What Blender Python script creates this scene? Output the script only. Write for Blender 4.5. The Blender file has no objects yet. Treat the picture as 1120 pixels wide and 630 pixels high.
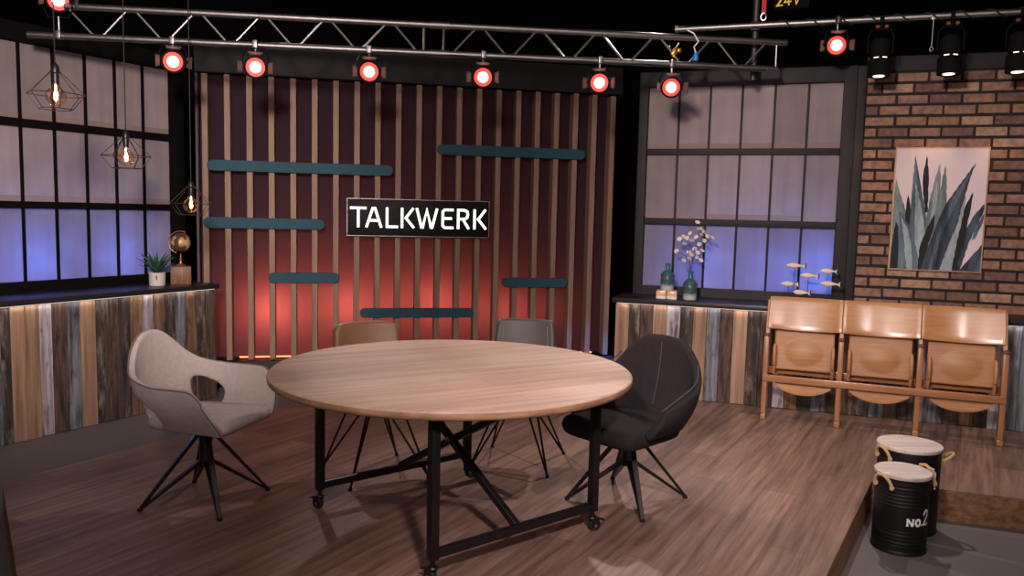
import bpy, bmesh, math, random
from mathutils import Vector, Matrix, Quaternion
random.seed(7)
S = bpy.context.scene
COL = S.collection
R = math.radians
PI = math.pi
FL = -0.18                     # studio floor, the stage top is z = 0

# ------------------------------------------------------------------ materials
def srgb(r, g, b):
    f = lambda c: (c / 255 / 12.92) if c <= 10 else ((c / 255 + .055) / 1.055) ** 2.4
    return (f(r), f(g), f(b), 1)

def newmat(name):
    m = bpy.data.materials.new(name); m.use_nodes = True
    nt = m.node_tree
    return m, nt, nt.nodes['Principled BSDF']

def mat(name, col, rough=.6, metal=0, bump=0, bscale=80, var=0, vscale=6, coat=0, spec=.5):
    m, nt, b = newmat(name)
    b.inputs['Base Color'].default_value = col
    b.inputs['Roughness'].default_value = rough
    b.inputs['Metallic'].default_value = metal
    b.inputs['Coat Weight'].default_value = coat
    b.inputs['Specular IOR Level'].default_value = spec
    N, L = nt.nodes, nt.links
    if var or bump:
        tc = N.new('ShaderNodeTexCoord')
    if var:
        n = N.new('ShaderNodeTexNoise'); n.inputs['Scale'].default_value = vscale; n.inputs['Detail'].default_value = 5
        L.new(tc.outputs['Object'], n.inputs['Vector'])
        r = N.new('ShaderNodeValToRGB')
        r.color_ramp.elements[0].position = .3; r.color_ramp.elements[1].position = .7
        r.color_ramp.elements[0].color = tuple(max(0, c * (1 - var)) for c in col[:3]) + (1,)
        r.color_ramp.elements[1].color = tuple(min(1, c * (1 + var)) for c in col[:3]) + (1,)
        L.new(n.outputs['Fac'], r.inputs['Fac']); L.new(r.outputs['Color'], b.inputs['Base Color'])
    if bump:
        n2 = N.new('ShaderNodeTexNoise'); n2.inputs['Scale'].default_value = bscale; n2.inputs['Detail'].default_value = 3
        L.new(tc.outputs['Object'], n2.inputs['Vector'])
        bp = N.new('ShaderNodeBump'); bp.inputs['Strength'].default_value = bump; bp.inputs['Distance'].default_value = .01
        L.new(n2.outputs['Fac'], bp.inputs['Height']); L.new(bp.outputs['Normal'], b.inputs['Normal'])
    return m

def wood(name, dark, light, scale=(2, 30, 30), rough=.55, coat=0, planks=None, pv=(.62, 1.15), bump=.15, lo=.3, hi=.7, spec=.5, scrape=None):
    """grain stretched along the axis with the small scale number (object space)"""
    m, nt, b = newmat(name); N, L = nt.nodes, nt.links
    tc = N.new('ShaderNodeTexCoord'); mp = N.new('ShaderNodeMapping')
    mp.inputs['Scale'].default_value = scale
    L.new(tc.outputs['Object'], mp.inputs['Vector'])
    n = N.new('ShaderNodeTexNoise'); n.inputs['Scale'].default_value = 1; n.inputs['Detail'].default_value = 7; n.inputs['Roughness'].default_value = .65
    L.new(mp.outputs['Vector'], n.inputs['Vector'])
    r = N.new('ShaderNodeValToRGB')
    r.color_ramp.elements[0].position = lo; r.color_ramp.elements[1].position = hi
    r.color_ramp.elements[0].color = dark; r.color_ramp.elements[1].color = light
    L.new(n.outputs['Fac'], r.inputs['Fac'])
    out = r.outputs['Color']
    if scrape:                                   # worn paint: blotches of another colour
        n3 = N.new('ShaderNodeTexNoise'); n3.inputs['Scale'].default_value = 1; n3.inputs['Detail'].default_value = 9; n3.inputs['Roughness'].default_value = .7
        mp3 = N.new('ShaderNodeMapping'); mp3.inputs['Scale'].default_value = tuple(max(3, s * .45) for s in scale)
        L.new(tc.outputs['Object'], mp3.inputs['Vector']); L.new(mp3.outputs['Vector'], n3.inputs['Vector'])
        r3 = N.new('ShaderNodeValToRGB'); r3.color_ramp.elements[0].position = .5; r3.color_ramp.elements[1].position = .66
        L.new(n3.outputs['Fac'], r3.inputs['Fac'])
        mx = N.new('ShaderNodeMix'); mx.data_type = 'RGBA'
        L.new(r3.outputs['Color'], mx.inputs[0]); L.new(out, mx.inputs[6]); mx.inputs[7].default_value = scrape
        out = mx.outputs[2]
    if planks:                                   # (length, width): boards laid along local x
        br = N.new('ShaderNodeTexBrick')
        br.inputs['Scale'].default_value = 1; br.inputs['Brick Width'].default_value = planks[0]; br.inputs['Row Height'].default_value = planks[1]
        br.inputs['Mortar Size'].default_value = .0025; br.inputs['Mortar Smooth'].default_value = .3
        br.offset = .37
        br.inputs['Color1'].default_value = (pv[0],) * 3 + (1,); br.inputs['Color2'].default_value = (pv[1], pv[1] * .97, pv[1] * .95, 1); br.inputs['Mortar'].default_value = (pv[0] * .85,) * 3 + (1,)
        br.inputs['Bias'].default_value = 0
        L.new(tc.outputs['Object'], br.inputs['Vector'])
        mu = N.new('ShaderNodeMix'); mu.data_type = 'RGBA'; mu.blend_type = 'MULTIPLY'; mu.inputs[0].default_value = 1
        L.new(out, mu.inputs[6]); L.new(br.outputs['Color'], mu.inputs[7])
        out = mu.outputs[2]
    L.new(out, b.inputs['Base Color'])
    b.inputs['Roughness'].default_value = rough; b.inputs['Coat Weight'].default_value = coat; b.inputs['Coat Roughness'].default_value = .15
    b.inputs['Specular IOR Level'].default_value = spec
    if bump:
        bp = N.new('ShaderNodeBump'); bp.inputs['Strength'].default_value = bump; bp.inputs['Distance'].default_value = .004
        L.new(n.outputs['Fac'], bp.inputs['Height']); L.new(bp.outputs['Normal'], b.inputs['Normal'])
    return m

def emis(name, col, k):
    m, nt, b = newmat(name)
    b.inputs['Base Color'].default_value = (0, 0, 0, 1)
    b.inputs['Emission Color'].default_value = col
    b.inputs['Emission Strength'].default_value = k
    return m

M = {}
M['black'] = mat('black paint', srgb(26, 22, 23), .55)
M['drape'] = mat('black drape', srgb(14, 12, 13), .95, spec=.1)
M['metal_black'] = mat('black powder coated steel', srgb(20, 19, 20), .42, .0, spec=.4)
M['lamp_black'] = mat('matt black lamp housing', srgb(14, 13, 14), .8, spec=.12)
M['rubber'] = mat('black rubber', srgb(20, 20, 20), .7)
M['steel'] = mat('zinc plated steel', (.6, .6, .6, 1), .3, 1)
M['alu'] = mat('truss aluminium', (.30, .275, .27, 1), .45, 1, var=.12, vscale=12)
M['alu_dull'] = mat('dull aluminium brace', (.30, .28, .28, 1), .45, 1)
M['floor_wood'] = wood('dark walnut vinyl boards', srgb(92, 66, 56), srgb(156, 126, 113), (1.6, 26, 26), .42, planks=(1.25, .19), bump=.12)
M['step_wood'] = wood('rough stage edge board', srgb(92, 62, 42), srgb(160, 116, 82), (2, 22, 40), .7)
M['floor_grey'] = mat('grey studio floor', srgb(104, 98, 98), .6, var=.07, vscale=2)
M['table_wood'] = wood('pale oiled oak boards', srgb(164, 134, 118), srgb(192, 164, 148), (1.1, 15, 20), .5, planks=(9, .15), pv=(.92, 1.06), bump=.08, lo=.34, hi=.66)
M['table_edge'] = wood('oak table rim', srgb(120, 84, 62), srgb(178, 136, 108), (6, 6, 30), .6)
M['slat'] = wood('pale pine slat', srgb(128, 98, 80), srgb(160, 128, 106), (20, 20, 1.5), .65)
M['slat_back'] = wood('dark plum backing board', srgb(74, 60, 66), srgb(92, 76, 82), (12, 12, 1), .75, bump=.05)
M['teal'] = mat('teal lacquer', srgb(34, 74, 90), .75, var=.08, vscale=5)
M['counter'] = mat('black counter laminate', srgb(36, 32, 36), .4)
M['frame_black'] = mat('black window frame', srgb(13, 10, 11), .9, spec=.1)
M['header'] = mat('near black header board', srgb(22, 18, 19), .75)
M['frame'] = mat('charcoal window frame', srgb(27, 22, 24), .7, var=.15, vscale=9)
M['brick'] = mat('red brown brick', srgb(142, 106, 88), .85, bump=.8, bscale=60, var=.32, vscale=22)
M['brick_dark'] = mat('dark burnt brick', srgb(112, 82, 70), .85, bump=.8, bscale=60, var=.34, vscale=22)
M['brick_pale'] = mat('pale brick', srgb(164, 130, 108), .85, bump=.8, bscale=60, var=.32, vscale=22)
M['mortar'] = mat('dark mortar', srgb(38, 33, 34), .95, bump=.3, bscale=120)
M['grey_fabric'] = mat('pale grey felt', srgb(176, 164, 160), .95, bump=.25, bscale=260, var=.07, vscale=40, spec=.15)
M['grey_seam'] = mat('grey piping', srgb(112, 100, 96), .9)
M['dark_fabric'] = mat('charcoal fabric', srgb(38, 33, 37), .92, bump=.25, bscale=260, var=.1, vscale=40, spec=.2)
M['dark_seam'] = mat('grey stitching', srgb(64, 56, 59), .9)
M['tan_leather'] = mat('tan leather', srgb(122, 85, 59), .5, var=.12, vscale=9, bump=.1, bscale=150)
M['ash_leather'] = mat('dark taupe leather', srgb(60, 54, 52), .55, var=.1, vscale=9, bump=.1, bscale=150)
M['ash_seam'] = mat('taupe stitching', srgb(112, 100, 98), .7)
M['bench'] = wood('varnished beech ply', srgb(150, 102, 62), srgb(174, 124, 80), (3, 9, 40), .5, coat=.0, bump=.03)
M['bench_back'] = wood('glossy beech ply', srgb(150, 102, 62), srgb(174, 124, 80), (3, 9, 40), .3, coat=.4, bump=.03)
M['bench_leg'] = wood('varnished beech post', srgb(140, 92, 58), srgb(166, 116, 78), (30, 30, 3), .35, coat=.3, bump=.03)
M['bench_dark'] = mat('dark varnished end', srgb(84, 50, 30), .5)
M['barrel'] = mat('black barrel enamel', srgb(13, 12, 14), .5, 0, spec=.35)
M['lid'] = wood('whitewashed lid boards', srgb(180, 164, 156), srgb(220, 208, 202), (3, 24, 24), .7, planks=(2, .07), pv=(.92, 1.04))
M['rope'] = mat('hemp rope', srgb(196, 160, 116), .9, bump=.8, bscale=140)
M['white'] = mat('white paint', srgb(232, 228, 226), .6)
M['pot'] = mat('white stoneware', srgb(206, 192, 186), .6)
M['leaf'] = mat('aloe leaf', srgb(50, 84, 62), .5, var=.3, vscale=14)
M['cube_wood'] = wood('walnut block', srgb(92, 56, 34), srgb(142, 94, 60), (24, 24, 2), .5)
M['bronze'] = mat('antique bronze', srgb(176, 122, 84), .4, .7)
M['fish'] = mat('bleached driftwood', srgb(226, 206, 176), .8, var=.1, vscale=30)
M['petal'] = mat('dried pale seed pod', srgb(232, 212, 194), .7, var=.12, vscale=40)
M['twig'] = mat('dry twig', srgb(84, 62, 54), .8)
M['block'] = wood('pale pine block', srgb(206, 160, 118), srgb(232, 196, 156), (3, 30, 30), .7)
M['yellow'] = mat('yellow marker paint', srgb(226, 186, 40), .6)
M['red'] = mat('red strap', srgb(176, 30, 40), .7)
M['gold'] = mat('brass coupler', srgb(226, 170, 80), .3, .9)
M['blue_plastic'] = mat('blue connector', srgb(50, 130, 215), .4)
M['canvas'] = mat('poster paper', srgb(216, 198, 204), .8)
M['poster_frame'] = wood('slim oak poster frame', srgb(160, 124, 96), srgb(196, 158, 126), (20, 20, 3), .6)

def gls():
    m = bpy.data.materials.new('amber bulb glass'); m.use_nodes = True; nt = m.node_tree; N, L = nt.nodes, nt.links
    N.remove(N['Principled BSDF']); out = N['Material Output']
    t = N.new('ShaderNodeBsdfTransparent'); t.inputs['Color'].default_value = (.985, .94, .88, 1)
    g = N.new('ShaderNodeBsdfGlossy'); g.inputs['Color'].default_value = (1, .75, .5, 1); g.inputs['Roughness'].default_value = .08
    d = N.new('ShaderNodeBsdfTranslucent'); d.inputs['Color'].default_value = (1, .6, .3, 1)
    lw = N.new('ShaderNodeLayerWeight'); lw.inputs['Blend'].default_value = .35
    mx = N.new('ShaderNodeMixShader'); L.new(lw.outputs['Facing'], mx.inputs[0]); L.new(t.outputs[0], mx.inputs[1]); L.new(g.outputs[0], mx.inputs[2])
    m2 = N.new('ShaderNodeMixShader'); m2.inputs[0].default_value = .015; L.new(mx.outputs[0], m2.inputs[1]); L.new(d.outputs[0], m2.inputs[2])
    L.new(m2.outputs[0], out.inputs['Surface'])
    return m
M['bulb'] = gls()
M['filament'] = emis('glowing filament', (1, .62, .3, 1), 60)
M['lens'] = emis('red lamp lens core', (1, .42, .34, 1), 16)
M['lens_bloom'] = emis('red lamp lens bloom', (1, .05, .03, 1), 1.6)
M['spot_lens'] = emis('warm white lens', (1, .86, .7, 1), 2.2)
M['sign_face'] = mat('black sign face', srgb(14, 10, 12), .6, spec=.25)
M['sign_letter'] = emis('lit white letter', (1, .98, .97, 1), 2.2)
M['led'] = emis('orange red led tape', (1, .19, .08, 1), 3.2)

def pane_mat(name, base):
    """milky distressed pane: part of the light from the lamps behind it comes through; a tan stained rail runs along the bottom of each row"""
    m = bpy.data.materials.new(name); m.use_nodes = True; nt = m.node_tree; N, L = nt.nodes, nt.links
    N.remove(N['Principled BSDF']); out = N['Material Output']
    tc = N.new('ShaderNodeTexCoord'); mp = N.new('ShaderNodeMapping'); mp.inputs['Scale'].default_value = (13, 13, .9)
    oi = N.new('ShaderNodeObjectInfo'); va = N.new('ShaderNodeVectorMath'); va.operation = 'ADD'
    cx = N.new('ShaderNodeCombineXYZ'); ml = N.new('ShaderNodeMath'); ml.operation = 'MULTIPLY'; ml.inputs[1].default_value = 37
    L.new(oi.outputs['Random'], ml.inputs[0]); L.new(ml.outputs[0], cx.inputs[0]); L.new(ml.outputs[0], cx.inputs[2])
    L.new(tc.outputs['Object'], va.inputs[0]); L.new(cx.outputs[0], va.inputs[1])
    L.new(va.outputs[0], mp.inputs['Vector'])
    n = N.new('ShaderNodeTexNoise'); n.inputs['Scale'].default_value = 1; n.inputs['Detail'].default_value = 6
    L.new(mp.outputs['Vector'], n.inputs['Vector'])
    n2 = N.new('ShaderNodeTexNoise'); n2.inputs['Scale'].default_value = 5; n2.inputs['Detail'].default_value = 5
    L.new(va.outputs[0], n2.inputs['Vector'])
    ad = N.new('ShaderNodeMath'); ad.operation = 'ADD'; L.new(n.outputs['Fac'], ad.inputs[0]); L.new(n2.outputs['Fac'], ad.inputs[1])
    hv = N.new('ShaderNodeMath'); hv.operation = 'MULTIPLY'; hv.inputs[1].default_value = .5; L.new(ad.outputs[0], hv.inputs[0])
    r = N.new('ShaderNodeValToRGB'); r.color_ramp.elements[0].position = .32; r.color_ramp.elements[1].position = .62
    r.color_ramp.elements[0].color = tuple(c * .78 for c in base[:3]) + (1,); r.color_ramp.elements[1].color = base
    L.new(hv.outputs[0], r.inputs['Fac'])
    hs = N.new('ShaderNodeHueSaturation'); mv = N.new('ShaderNodeMapRange'); mv.inputs['To Min'].default_value = .8; mv.inputs['To Max'].default_value = 1.12
    L.new(oi.outputs['Random'], mv.inputs['Value']); L.new(mv.outputs['Result'], hs.inputs['Value']); L.new(r.outputs['Color'], hs.inputs['Color'])
    sep = N.new('ShaderNodeSeparateXYZ'); L.new(tc.outputs['Object'], sep.inputs[0])
    lt = N.new('ShaderNodeMath'); lt.operation = 'LESS_THAN'; lt.inputs[1].default_value = .045; L.new(sep.outputs['Z'], lt.inputs[0])
    mx = N.new('ShaderNodeMix'); mx.data_type = 'RGBA'; L.new(lt.outputs[0], mx.inputs[0]); L.new(hs.outputs['Color'], mx.inputs[6])
    mx.inputs[7].default_value = srgb(176, 152, 138)
    d = N.new('ShaderNodeBsdfDiffuse'); t = N.new('ShaderNodeBsdfTranslucent')
    L.new(mx.outputs[2], d.inputs['Color']); L.new(mx.outputs[2], t.inputs['Color'])
    sh = N.new('ShaderNodeMixShader'); sh.inputs[0].default_value = .45
    L.new(d.outputs[0], sh.inputs[1]); L.new(t.outputs[0], sh.inputs[2]); L.new(sh.outputs[0], out.inputs['Surface'])
    return m
M['pane'] = pane_mat('milky distressed pane', srgb(190, 173, 168))
M['pane_low'] = pane_mat('milky distressed lower pane', srgb(172, 158, 166))

PL = {  # reclaimed plank finishes
 'tan': wood('tan plank', srgb(112, 86, 66), srgb(166, 132, 106), (24, 24, 1.0), .75, lo=.34, hi=.64),
 'brown': wood('brown plank', srgb(70, 50, 38), srgb(140, 106, 82), (26, 26, 1.5), .8, lo=.36, hi=.62, scrape=srgb(40, 32, 28)),
 'dark': wood('charred plank', srgb(26, 21, 20), srgb(70, 58, 52), (26, 26, 2.6), .85, lo=.36, hi=.62, scrape=srgb(126, 112, 102)),
 'darkbrown': wood('dark brown plank', srgb(46, 34, 28), srgb(100, 78, 66), (26, 26, 2.2), .85, lo=.36, hi=.62, scrape=srgb(22, 18, 17)),
 'lilac': wood('grey white plank', srgb(112, 104, 108), srgb(180, 170, 176), (30, 30, 1.4), .8, lo=.36, hi=.62, scrape=srgb(76, 68, 70)),
 'blue': wood('blue grey plank', srgb(62, 64, 70), srgb(124, 126, 132), (26, 26, 1.8), .8, lo=.36, hi=.62, scrape=srgb(36, 34, 35)),
}

# ------------------------------------------------------------------ mesh helpers
class MB:
    def __init__(s): s.bm = bmesh.new()
    def _mi(s, faces, mi):
        for f in faces: f.material_index = mi
    def box(s, c, size, mx=None, bev=0, seg=2, mi=0):
        r = bmesh.ops.create_cube(s.bm, size=1)
        vs = r['verts']
        bmesh.ops.scale(s.bm, vec=size, verts=vs)
        if bev:
            es = list({e for v in vs for e in v.link_edges})
            rb = bmesh.ops.bevel(s.bm, geom=es, offset=bev, segments=seg, affect='EDGES', profile=.5)
            vs = list({v for f in rb['faces'] for v in f.verts} | {v for v in vs if v.is_valid})
        if mx is not None: bmesh.ops.transform(s.bm, matrix=mx, verts=vs)
        bmesh.ops.translate(s.bm, vec=c, verts=vs)
        s._mi({f for v in vs for f in v.link_faces}, mi)
        return vs
    def bar(s, p0, p1, w, h, up=(0, 0, 1), w1=None, h1=None):
        p0, p1 = Vector(p0), Vector(p1); d = (p1 - p0).normalized(); up = Vector(up)
        if abs(d.dot(up)) > .98: up = Vector((1, 0, 0))
        x = d.cross(up).normalized(); y = x.cross(d)
        w1 = w1 or w; h1 = h1 or h
        ring = lambda p, w, h: [s.bm.verts.new(p + x * a * w / 2 + y * b * h / 2) for a, b in ((-1, -1), (1, -1), (1, 1), (-1, 1))]
        a, b = ring(p0, w, h), ring(p1, w1, h1)
        for i in range(4): s.bm.faces.new((a[i], a[(i + 1) % 4], b[(i + 1) % 4], b[i]))
        s.bm.faces.new(a[::-1]); s.bm.faces.new(b)
    def tube(s, pts, r, seg=8, closed=False, cap=True, mi=0):
        pts = [Vector(p) for p in pts]; n = len(pts)
        rs = r if isinstance(r, (list, tuple)) else [r] * n
        rings = []; px = None
        for i, p in enumerate(pts):
            a = pts[(i - 1) % n] if (closed or i > 0) else p
            b = pts[(i + 1) % n] if (closed or i < n - 1) else p
            d = (b - a).normalized()
            if px is None:
                px = d.orthogonal().normalized()
            else:
                px = (px - d * px.dot(d))
                px = px.normalized() if px.length > 1e-6 else d.orthogonal().normalized()
            y = d.cross(px)
            rings.append([s.bm.verts.new(p + (px * math.cos(t) + y * math.sin(t)) * rs[i]) for t in (2 * PI * k / seg for k in range(seg))])
        fs = []
        for i in range(n if closed else n - 1):
            A, B = rings[i], rings[(i + 1) % n]
            for k in range(seg): fs.append(s.bm.faces.new((A[k], A[(k + 1) % seg], B[(k + 1) % seg], B[k])))
        if cap and not closed:
            fs.append(s.bm.faces.new(rings[0][::-1])); fs.append(s.bm.faces.new(rings[-1]))
        s._mi(fs, mi)
    def lathe(s, prof, seg=32, c=(0, 0, 0), mx=None, mi=0):
        """prof: (radius, height) along local z"""
        rings = []
        T = Matrix.Translation(c) @ (mx if mx is not None else Matrix())
        for r, z in prof:
            if r < 1e-6: rings.append([s.bm.verts.new(T @ Vector((0, 0, z)))])
            else: rings.append([s.bm.verts.new(T @ Vector((r * math.cos(2 * PI * k / seg), r * math.sin(2 * PI * k / seg), z))) for k in range(seg)])
        fs = []
        for A, B in zip(rings, rings[1:]):
            for k in range(seg):
                a = (A[k % len(A)], A[(k + 1) % len(A)], B[(k + 1) % len(B)], B[k % len(B)])
                a = [v for i, v in enumerate(a) if v not in a[:i]]
                if len(a) > 2: fs.append(s.bm.faces.new(a))
        if len(rings[0]) > 1: fs.append(s.bm.faces.new(rings[0][::-1]))
        if len(rings[-1]) > 1: fs.append(s.bm.faces.new(rings[-1]))
        s._mi(fs, mi)
    def prism(s, poly, f0, f1, mi=0):
        """poly: 2-D points; f0/f1 map (a,b) to 3-D for the two faces"""
        A = [s.bm.verts.new(f0(a, b)) for a, b in poly]; B = [s.bm.verts.new(f1(a, b)) for a, b in poly]
        n = len(poly); fs = []
        for i in range(n): fs.append(s.bm.faces.new((A[i], A[(i + 1) % n], B[(i + 1) % n], B[i])))
        fs.append(s.bm.faces.new(A[::-1])); fs.append(s.bm.faces.new(B))
        s._mi(fs, mi)
    def grid(s, f, nu, nv, skip=None, closeu=False):
        V = [[s.bm.verts.new(f(i, j)) for j in range(nv + 1)] for i in range(nu + 1)]
        for i in range(nu):
            for j in range(nv):
                if skip and skip(i, j): continue
                s.bm.faces.new((V[i][j], V[i + 1][j], V[i + 1][j + 1], V[i][j + 1]))
        return V
    def go(s, name, mats, parent=None, smooth=True, sub=0, solid=0, bevel=0, loc=None, rot=None, angle=40, label=None):
        bm = s.bm
        bmesh.ops.recalc_face_normals(bm, faces=bm.faces[:])
        me = bpy.data.meshes.new(name); bm.to_mesh(me); bm.free()
        for m in (mats if isinstance(mats, (list, tuple)) else [mats]): me.materials.append(m)
        o = bpy.data.objects.new(name, me); COL.objects.link(o)
        if parent is not None: o.parent = parent
        if loc is not None: o.location = loc
        if rot is not None: o.rotation_euler = rot
        if solid:
            md = o.modifiers.new('solid', 'SOLIDIFY'); md.thickness = solid; md.offset = 0
        if bevel:
            md = o.modifiers.new('bevel', 'BEVEL'); md.width = bevel; md.segments = 2; md.limit_method = 'ANGLE'
        if sub:
            md = o.modifiers.new('sub', 'SUBSURF'); md.levels = sub; md.render_levels = sub
        if smooth:
            me.polygons.foreach_set('use_smooth', [True] * len(me.polygons))
            if not sub:
                try: me.set_sharp_from_angle(angle=R(angle))
                except Exception: pass
        if label: o['label'] = label
        return o

def thing(name, label, cat, loc=(0, 0, 0), rz=0, group=None):
    o = bpy.data.objects.new(name, None); COL.objects.link(o)
    o.empty_display_size = .1
    o.location = loc; o.rotation_euler = (0, 0, rz)
    o['label'] = label; o['category'] = cat
    if group: o['group'] = group
    return o
def tag(o, label, cat, group=None):
    o['label'] = label; o['category'] = cat
    if group: o['group'] = group
    return o
def struct(name, loc=(0, 0, 0), rz=0):
    o = bpy.data.objects.new(name, None); COL.objects.link(o); o.location = loc; o.rotation_euler = (0, 0, rz); o['kind'] = 'structure'
    return o
def mstruct(o): o['kind'] = 'structure'; return o
def copy_thing(src, loc, rz, label):
    c = src.copy(); COL.objects.link(c); c.location = loc; c.rotation_euler = (0, 0, rz); c['label'] = label
    def kids(a, b):
        for ch in list(a.children):
            d = ch.copy(); COL.objects.link(d); d.parent = b
            kids(ch, d)
    kids(src, c)
    return c

def frame(P, deg, v=0):
    a = R(deg); d = Vector((math.cos(a), math.sin(a), 0)); n = Vector((-math.sin(a), math.cos(a), 0)); P = Vector((P[0], P[1], 0))
    return lambda u, vv=0, z=0: P + d * u + n * (vv + v) + Vector((0, 0, z))
A_DEG, B_DEG, C_DEG = 60.2, 11.9, -19.0
fA = frame((-3.292, 5.837), A_DEG)      # left counter front line
fB = frame((-2.265, 7.481), B_DEG)      # slat fronts
fC = frame((1.769, 6.477), C_DEG)       # right counter front line

def catmull(keys, vals, s):
    n = len(keys)
    for i in range(n - 1):
        if s <= keys[i + 1] + 1e-9: break
    k0, k1 = keys[i], keys[i + 1]; t = (s - k0) / (k1 - k0)
    def tan(j):
        a, b = max(j - 1, 0), min(j + 1, n - 1)
        return (Vector(vals[b]) - Vector(vals[a])) / (keys[b] - keys[a])
    m0, m1 = tan(i) * (k1 - k0), tan(i + 1) * (k1 - k0); p0, p1 = Vector(vals[i]), Vector(vals[i + 1])
    return p0 * (2 * t**3 - 3 * t**2 + 1) + m0 * (t**3 - 2 * t**2 + t) + p1 * (-2 * t**3 + 3 * t**2) + m1 * (t**3 - t**2)

# ------------------------------------------------------------------ studio shell
def slab(name, c, size, m):
    b = MB(); b.box((0, 0, 0), size); return mstruct(b.go(name, m, loc=c, smooth=False))
slab('floor', (0, 3, FL - .05), (16, 16, .1), M['floor_grey'])
slab('ceiling', (0, 3, 4.65), (16, 16, .1), M['drape'])
slab('wall_back', (0, 11.05, 2.2), (16, .1, 4.9), M['drape'])
slab('wall_left', (-8.05, 3, 2.2), (.1, 16, 4.9), M['drape'])
slab('wall_right', (8.05, 3, 2.2), (.1, 16, 4.9), M['drape'])
slab('wall_front', (0, -5.05, 2.2), (16, .1, 4.9), M['drape'])

# stage: a polygonal podium, boards laid along 60 degrees
def stage():
    ang = R(60)
    rot = Matrix.Rotation(-ang, 4, 'Z')
    P = [(-2.743, 4.221), (-1.79, 5.95), (.72, 6.86), tuple(fC(-.95, .55))[:2], tuple(fC(3.6, .55))[:2], (4.75, 3.70), (2.147, 4.592), (.98, 2.65), (-1.62, 2.60)]
    P = [tuple((rot @ Vector((x, y, 0)))[:2]) for x, y in P]
    b = MB()
    b.prism(P, lambda x, y: Vector((x, y, -.012)), lambda x, y: Vector((x, y, 0)))
    st = struct('floor_stage', (0, 0, 0), ang)
    b.go('boards', M['floor_wood'], st, smooth=False)
    b = MB()
    b.prism(P, lambda x, y: Vector((x, y, FL)), lambda x, y: Vector((x, y, -.0125)))
    b.go('edge_board', M['step_wood'], st, smooth=False)
stage()

# ------------------------------------------------------------------ counters
def counter(name, label, fr, deg, x0, x1, ztop, seq, zbot, depth, over=.03, endcap=True):
    t = thing(name, label, 'counter', fr(0, 0, zbot), R(deg))
    z = ztop - zbot
    b = MB(); b.box(((x0 + x1) / 2, depth / 2 - over / 2, z - .02), (x1 - x0 + .03, depth + over, .04), bev=.004)
    b.go('worktop', M['counter'], t)
    b = MB(); keys = list(PL); random.seed(sum(map(ord, name)))
    for (a, c, k) in seq:
        dz = random.uniform(0, .006); dy = random.uniform(0, .006)
        b.box(((a + c) / 2, .012 + dy, (z - .04) / 2 + dz / 2), (c - a - .003, .022, z - .04 - dz), bev=.002, seg=1, mi=keys.index(k))
    b.go('plank_front', [PL[k] for k in keys], t, smooth=False)
    b = MB(); b.box(((x0 + x1) / 2, depth / 2 + .02, (z - .04) / 2), (x1 - x0 - .01, depth - .045, z - .042))
    b.go('carcass', M['black'], t, smooth=False)
    b = MB(); b.box(((x0 + x1) / 2, -.012, z - .044), (x1 - x0 - .06, .008, .003))
    b.go('led_strip', M['ledw'], t, smooth=False, label='thin light strip under the counter edge')
    return t
M['ledw'] = emis('under counter light tape', (1, .86, .74, 1), .8)
xa = [-.445, -.379, -.28, -.178, -.086, .029, .127, .249, .354, .438, .54, .653, .744, .847, .952, 1.051, 1.171, 1.2625, 1.37]
ka = ['dark', 'tan', 'tan', 'lilac', 'darkbrown', 'blue', 'tan', 'dark', 'darkbrown', 'dark', 'brown', 'lilac', 'brown', 'dark', 'blue', 'brown', 'dark', 'darkbrown']
seqA = [(xa[0] + (xa[1] - xa[0]) * 0 - .105 * (i + 1), xa[0] - .105 * i, k) for i, k in enumerate(['blue', 'tan', 'dark', 'brown', 'lilac', 'dark', 'tan', 'darkbrown', 'blue'])]
seqA += list(zip(xa, xa[1:], ka))
counter('bar_counter', 'black topped counter clad in reclaimed planks under the left window', fA, A_DEG, -1.39, 1.37, .838, seqA, FL, .44)
xc = [-.932, -.814, -.721, -.613, -.499, -.386, -.281, -.171, -.062, .039, .153, .252, .364, .46, .56, .665, .77, .87, .98, 1.085, 1.19, 1.29, 1.40, 1.5, 1.6, 1.71, 1.81, 1.9, 1.995, 2.085, 2.19, 2.3, 2.4, 2.51, 2.62, 2.73, 2.84, 2.95, 3.05, 3.16, 3.3]
kc = ['tan', 'dark', 'darkbrown', 'tan', 'lilac', 'dark', 'tan', 'blue', 'darkbrown', 'tan', 'dark', 'darkbrown', 'lilac', 'brown', 'dark', 'blue', 'darkbrown', 'brown', 'dark', 'blue', 'darkbrown', 'dark', 'lilac', 'blue', 'darkbrown', 'brown', 'dark', 'lilac', 'blue', 'blue', 'lilac', 'tan', 'dark', 'brown', 'blue', 'tan', 'dark', 'lilac', 'brown', 'dark']
counter('bar_counter', 'black topped counter clad in reclaimed planks behind the folding cinema seats', fC, C_DEG, -.945, 3.3, .825, list(zip(xc, xc[1:], kc)), 0, .44)

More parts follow.
